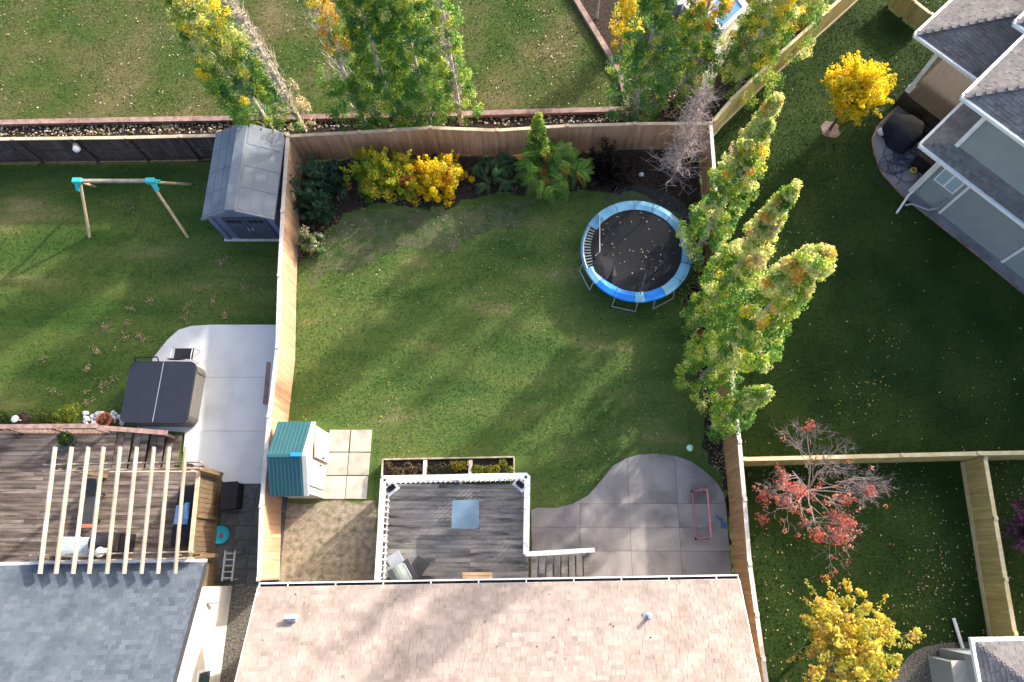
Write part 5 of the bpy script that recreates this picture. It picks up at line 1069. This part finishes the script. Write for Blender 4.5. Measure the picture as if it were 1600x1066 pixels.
# ---- shrubs in the rear bed
def shrub(c, r, h, pals, wts, label, seed, k=70, n=95, size=.085, lobes=((0, 0, 1),), name='shrub', rt=.24, up=.5):
    global rng; rng = np.random.default_rng(seed); random.seed(seed); q = P(*c); t = thing(name, q, label, 'shrub'); parts = []; mb = MB()
    for (lx, ly, s) in lobes:
        d = rng.normal(size=(k, 3)); d[:, 2] = np.abs(d[:, 2]); d /= np.linalg.norm(d, axis=1)[:, None]; rr = rng.uniform(.3, 1, k)*(1+.3*np.sin(4*np.arctan2(d[:, 1], d[:, 0])+seed)+.12*np.sin(7*np.arctan2(d[:, 1], d[:, 0])))
        pos = np.array([q.x+lx, q.y+ly, .12])+d*rr[:, None]*np.array([r*s, r*s, h*s]); fol(parts, pos, rng.uniform(.6, 1.3, k)*rt*s, n, pick(pals, wts, k), size, up)
        for j in range(9):
            v_ = rng.normal(size=3); v_[2] = abs(v_[2])+.5; v_ /= np.linalg.norm(v_); c_ = pick(pals, wts, 1)
            sp_ = np.array([np.array([q.x+lx, q.y+ly, .2])+v_*f_*np.array([r*s, r*s, h*s]) for f_ in (.85, 1.0, 1.14, 1.27)]); fol(parts, sp_, np.array([.14, .12, .10, .07])*s, max(6, n//5), np.repeat(c_, 4, 0), size*.9, up); wob_tube(mb, (q.x+lx, q.y+ly, .1), Vector(sp_[3]), .012, .005, 3, 3, .03)
        for i in range(0, k, 4): wob_tube(mb, (q.x+lx+random.gauss(0, .06), q.y+ly+random.gauss(0, .06), 0), Vector(pos[i]), .016, .006, 4, 3, .04)
    build(mb, 'stems', M['bark'], t, kind='stuff'); leaves(parts, 'foliage', t); return t
shrub((505, 308), .95, 1.7, [(.04, .10, .055), (.06, .13, .07), (.09, .17, .09)], [3, 3, 2], 'dark blue green shrub in the rear left fence corner', 61, lobes=((.25, .5, 1), (-.35, -.35, .85), (.1, -.9, .7)), k=60, n=64)
shrub((492, 384), .48, .75, [(.42, .46, .24), (.60, .57, .38), (.16, .26, .10)], [3, 2, 2], 'pale cream flowering hydrangea below the dark green shrub', 62, k=36, n=46, size=.1, rt=.17)
shrub((598, 292), 1.05, 1.5, [(.22, .34, .03), (.46, .50, .04), (.70, .62, .05), (.14, .26, .04), (.66, .44, .05)], [2.5, 4, 4, 1.2, .5], 'yellow green shrub between dark shrub and golden bush', 63, lobes=((-.3, .1, 1.05), (.65, .4, 1.0), (-.6, .6, .75), (1.15, -.15, .7)), k=60)
shrub((678, 300), .9, 1.6, [(.88, .66, .02), (.82, .58, .02), (.60, .54, .04), (.76, .40, .04)], [5, 3, 2, .8], 'bright golden bush against the brown rear fence', 64, lobes=((.1, -.1, 1.05), (.5, .3, .95), (-.45, .4, .75), (.75, .8, .6)), k=55, rt=.2)
shrub((645, 302), .36, .8, [(.62, .19, .12), (.7, .28, .18), (.44, .14, .08)], [3, 2, 1], 'small red leaved shrub at the left foot of the golden bush', 65, k=22, n=46, size=.1, rt=.15)
def fronds(c, r, h, nf, pal, label, seed, ln=.2, name='fern', cat='shrub', droop=.5, lpal2=None):
    global rng; rng = np.random.default_rng(seed); random.seed(seed); q = P(*c); t = thing(name, q, label, cat); mb = MB(); V = []; C = []
    ns_ = max(3, nf//9); stems_ = []
    for i in range(ns_):
        a_ = i*2.4+random.uniform(-.3, .3); rs = r*.72*math.sqrt((i+.3)/ns_); stems_.append((Vector((q.x+math.cos(a_)*rs*.75, q.y+math.sin(a_)*rs*.75, 0)), Vector((q.x+math.cos(a_)*rs, q.y+math.sin(a_)*rs, h*random.uniform(.55, 1.)*(1-.3*(rs/r)**2)))))
    for i in range(nf):
        st, top = stems_[i % ns_]; L = r*random.uniform(.32, .52); b_ = i*2.4/ns_*2.6+random.gauss(0, .6); top = top+Vector((random.gauss(0, .04), random.gauss(0, .04), random.gauss(0, .08)))
        pts = [top+Vector((math.cos(b_)*L*s, math.sin(b_)*L*s, L*(.45*s-droop*s*s))) for s in np.linspace(0, 1, 7)]
        mb.tube([st, top]+pts[2:], .012, 4, .004, cap=False); cc_ = Vector(random.choice(pal))*random.uniform(.75, 1.25)
        if lpal2 and random.random() < .06: cc_ = Vector(random.choice(lpal2))
        for s in np.linspace(.04, 1, 15):
            j = min(5, int(s*6)); p_ = pts[j].lerp(pts[j+1], s*6-j); d = (pts[j+1]-pts[j]).normalized(); sd = d.cross(Vector((0, 0, 1))).normalized(); l_ = ln*(1-.65*s)*(.55+.45*min(1, s*5))
            for g_ in (-1, 1):
                e = (sd*g_+d*.55+Vector((0, 0, random.uniform(-.35, .05)))).normalized(); w_ = e.cross(Vector((0, 0, 1))).normalized()*l_*.13; m_ = p_+e*l_*.45
                V += [p_, m_+w_+Vector((0, 0, .01)), p_+e*l_, m_-w_+Vector((0, 0, .01))]; C.append(cc_*random.uniform(.85, 1.15))
    build(mb, 'stems', M['bark'], t, kind='stuff'); npmesh('fronds', np.array([tuple(v) for v in V]), np.arange(len(V)).reshape(-1, 4), M['leaf'], cols=np.array([tuple(c_) for c_ in C]), parent=t); return t
fronds((776, 282), 1.15, 1.0, 110, [(.055, .17, .045), (.08, .21, .055), (.05, .12, .05)], 'dark green feathery fern right of the golden bush', 66, .15)
fronds((862, 286), 1.55, 1.7, 260, [(.09, .24, .025), (.13, .30, .03), (.08, .18, .03), (.20, .34, .04)], 'bright green sumac with feathery fronds in the rear bed', 67, .26, 'sumac', lpal2=[(.45, .2, .03), (.4, .14, .03)])
poplar((840, 262), 3.6, .42, 'slim yellow green sapling rising past the rear fence', [G2, YG, (.1, .17, .02)], [2, 3, 2], None, 68, z0=.8, k=44, n=46, size=.1, tname='sapling', rtip=.15)
shrub((955, 276), 1.0, 1.3, [(.010, .006, .008), (.016, .009, .011), (.024, .012, .012)], [3, 2, 1], 'nearly black purple shrub between sumac and bare tree', 69, lobes=((0, 0, 1), (-.5, .2, .75)), k=50, n=46)
# ================================================================== GRASS, FALLEN LEAVES
rng = np.random.default_rng(99)
ex = [patio_poly, px_poly(pad_px), bed_poly, px_poly(straw_px), px_poly([(510, 665), (585, 668), (582, 786), (505, 786)]), px_poly([(590, 715), (830, 712), (834, 930), (580, 930)]), px_poly([(-200, 668), (300, 676), (300, 930), (-200, 930)]), px_poly([(345, 372), (465, 372), (470, 200), (330, 200)]), px_poly(ep), px_poly([(340, 755), (440, 755), (440, 1100), (300, 1100)]), px_poly([(425, 655), (520, 660), (515, 785), (420, 785)]), px_poly([(400, 905), (1165, 905), (1200, 1100), (380, 1100)]), px_poly([(1385, 1100), (1402, 1045), (1430, 1014), (1470, 1002), (1700, 1000), (1700, 1100)]), px_poly([(0, 880), (366, 880), (366, 1100), (-100, 1100)])]
def scatter(poly, dens, n=None):
    p = np.array(poly); lo_ = np.maximum(p.min(0), (-26, -5)); hi_ = np.minimum(p.max(0), (26, 27)); m_ = n or int(dens*(hi_[0]-lo_[0])*(hi_[1]-lo_[1]))
    X = rng.uniform(lo_[0], hi_[0], m_); Y = rng.uniform(lo_[1], hi_[1], m_); k = inside(poly, X, Y)
    for e in ex: k &= ~inside(e, X, Y)
    X, Y = X[k], Y[k]; u = Y*math.cos(TH)-CH*math.sin(TH); f = Y*math.sin(TH)+CH*math.cos(TH); sx = CX+FP*X/f; sy = CY-FP*u/f; k = (sx > -30) & (sx < 1630) & (sy > -30) & (sy < 1096)
    return X[k], Y[k]
def grass(poly, dens, m, label, z=0.):
    X, Y = scatter(poly, dens); n = len(X); a = rng.uniform(0, 6.283, n); h = rng.uniform(.02, .05, n); w_ = rng.uniform(.010, .022, n); lx = rng.normal(size=n)*.03; ly = rng.normal(size=n)*.03
    V = np.stack([np.c_[X-np.cos(a)*w_, Y-np.sin(a)*w_, np.full(n, z)], np.c_[X+np.cos(a)*w_, Y+np.sin(a)*w_, np.full(n, z)], np.c_[X+lx, Y+ly, z+h]], 1).reshape(-1, 3)
    npmesh('grass', V, np.arange(3*n).reshape(n, 3), m, label=label, cat='grass', kind='stuff')
grass(yard, 420, M['lawn'], 'short grass of the main lawn around the trampoline')
grass(west, 380, M['lawn_west'], 'short grass of the left lawn under the swing frame')
grass(px_poly(north_px), 300, M['lawn_north'], 'short olive grass of the rear lawn beyond the edging')
grass(east, 300, M['lawn_east'], 'short dark grass left of the two storey house')
grass(se, 300, M['lawn_east'], 'short dark grass below the red tree', -.002)
LP, LY, LB = [(.40, .34, .21), (.33, .27, .16), (.46, .41, .30)], [(.42, .32, .05), (.36, .31, .09)], [(.18, .11, .06), (.25, .165, .09)]
def litter(X, Y, z, pal, label, size=.1, name='fallen_leaves', parent=None):
    n = len(X); pos = np.c_[X, Y, z+rng.uniform(.03, .06, n)]; nr = rng.normal(size=(n, 3))*.3+np.array([0, 0, 1]); c = np.array(pal)[rng.integers(0, len(pal), n)]*rng.uniform(.7, 1.2, (n, 1))
    leaves([(pos, nr, c, size*rng.uniform(.55, 1.25, n))], name, parent, M['leaf_gnd'], kind='stuff', **({} if parent is not None else dict(label=label, cat='fallen leaves')))
def clus(poly, n, k, s):                    # uneven drifts of leaves
    X, Y = scatter(poly, 0, n); cx_, cy_ = scatter(poly, 0, k)
    i = rng.integers(0, max(1, len(cx_)), n); X2 = cx_[i]+rng.normal(size=n)*s; Y2 = cy_[i]+rng.normal(size=n)*s; kk = inside(poly, X2, Y2); return np.r_[X, X2[kk]], np.r_[Y, Y2[kk]]
litter(*clus(px_poly(north_px), 800, 60, .7), 0, LP+LB, 'pale fallen leaves scattered over the olive rear lawn', .085)
litter(*clus(yard, 520, 40, .8), 0, LP+LY, 'small pale leaves scattered over the main lawn', .068)
litter(*clus(se, 620, 60, .6), 0, LP+LY+[(.4, .16, .12)], 'pale and reddish leaves scattered under the red tree', .075)
X, Y = clus(east, 380, 25, .7); litter(X, Y, 0, LP+LY, 'yellowish leaves scattered over the dark lawn near poplars', .075)
ex_, ex = ex, []
X, Y = clus(px_poly([(-40, 195), (400, 188), (740, 182), (980, 177), (980, 190), (800, 196), (672, 196), (450, 206), (-40, 216)]), 1500, 70, .35); litter(X, Y, .01, LP+LB+[(.6, .56, .48)], 'pale dry leaves drifted over the rear mulch strip', .12)
X, Y = clus(px_poly([(1010, 180), (1000, 130), (1090, 150), (1160, 140), (1200, 110), (1110, 195)]), 500, 20, .4); litter(X, Y, .01, LB+LP, 'brown leaves on dark mulch under the top right trees', .1)
X, Y = clus(bed_poly, 900, 40, .4); litter(X, Y, .01, LB+LB+LP, 'brown leaves on the dark mulch by the fences', .085)
X, Y = clus(px_poly([(1060, 330), (1110, 330), (1140, 700), (1120, 740), (1085, 600), (1060, 480)]), 420, 25, .3); litter(X, Y, .01, LP+LY, 'yellowish leaves gathered below the right poplars', .085)
X, Y = clus(px_poly([(455, 395), (520, 340), (560, 325), (720, 322), (740, 345), (600, 350), (520, 400), (480, 440)]), 260, 10, .3); litter(X, Y, .01, LP+LB, 'scattered litter at the edge of the rear left bed', .07)
ex = ex_
# leaves on the trampoline
tr_ = bpy.data.objects['trampoline']; n = 46; a_ = rng.uniform(0, 6.283, n); r_ = 1.6*np.sqrt(rng.uniform(0, 1, n)); litter(tc_.x+r_*np.cos(a_)*.95+.05, tc_.y+r_*np.sin(a_)+.2, .85, LP, 'pale leaves lying on the trampoline mat', .085)
# straw coloured tufts of cut grass on the left lawn, pebbles under the swing frame
parts = []; SP = [(355, 405), (345, 412), (382, 450), (395, 450), (295, 478), (292, 488), (235, 470), (240, 473), (205, 482), (352, 493), (197, 528), (222, 527), (152, 548), (180, 549), (168, 512), (67, 564), (138, 576), (160, 604), (88, 612), (137, 612), (136, 629), (176, 595), (200, 505), (290, 500), (334, 470)]
for s in SP:
    q = P(*s); n = random.randint(14, 80); aa = random.uniform(0, 3.14); e = rng.normal(size=(n, 2))*np.array([random.uniform(.07, .19), random.uniform(.05, .11)]); rr = np.array([[math.cos(aa), -math.sin(aa)], [math.sin(aa), math.cos(aa)]]); e = e@rr.T
    parts.append((np.c_[q.x+e[:, 0], q.y+e[:, 1], rng.uniform(.05, .09, n)], rng.normal(size=(n, 3))*.4+np.array([0, 0, 1]), np.array([(.33, .27, .14)])*rng.uniform(.7, 1.2, (n, 1)), np.full(n, .06)))
leaves(parts, 'dry_grass_tufts', None, M['leaf_gnd'], kind='stuff', label='straw coloured dry tufts scattered over the left lawn', cat='dry grass')
q = P(205, 323); X = q.x+rng.normal(size=90)*.25; Y = q.y+rng.normal(size=90)*.25; litter(X, Y, 0, [(.02, .02, .02), (.2, .2, .18), (.05, .05, .05)], 'dark speckled pebble patch on the lawn under the swing frame', .06, 'pebbles')
n = 26; u = rng.uniform(.3, 14., n); vv = rng.uniform(.1, 3.3, n); pts = [E0+(E1-E0).normalized()*u[i]+Vector((0, -.93, .365))*vv[i] for i in range(n)]
leaves([(np.array([tuple(q_) for q_ in pts])+np.array([0, 0, .05]), rng.normal(size=(n, 3))*.3+np.array([0, -.3, 1]), np.array(LB+LP)[rng.integers(0, 5, n)], np.full(n, .08))], 'fallen_leaves', None, M['leaf_gnd'], kind='stuff', label='few dry leaves lying on the tan roof', cat='fallen leaves')
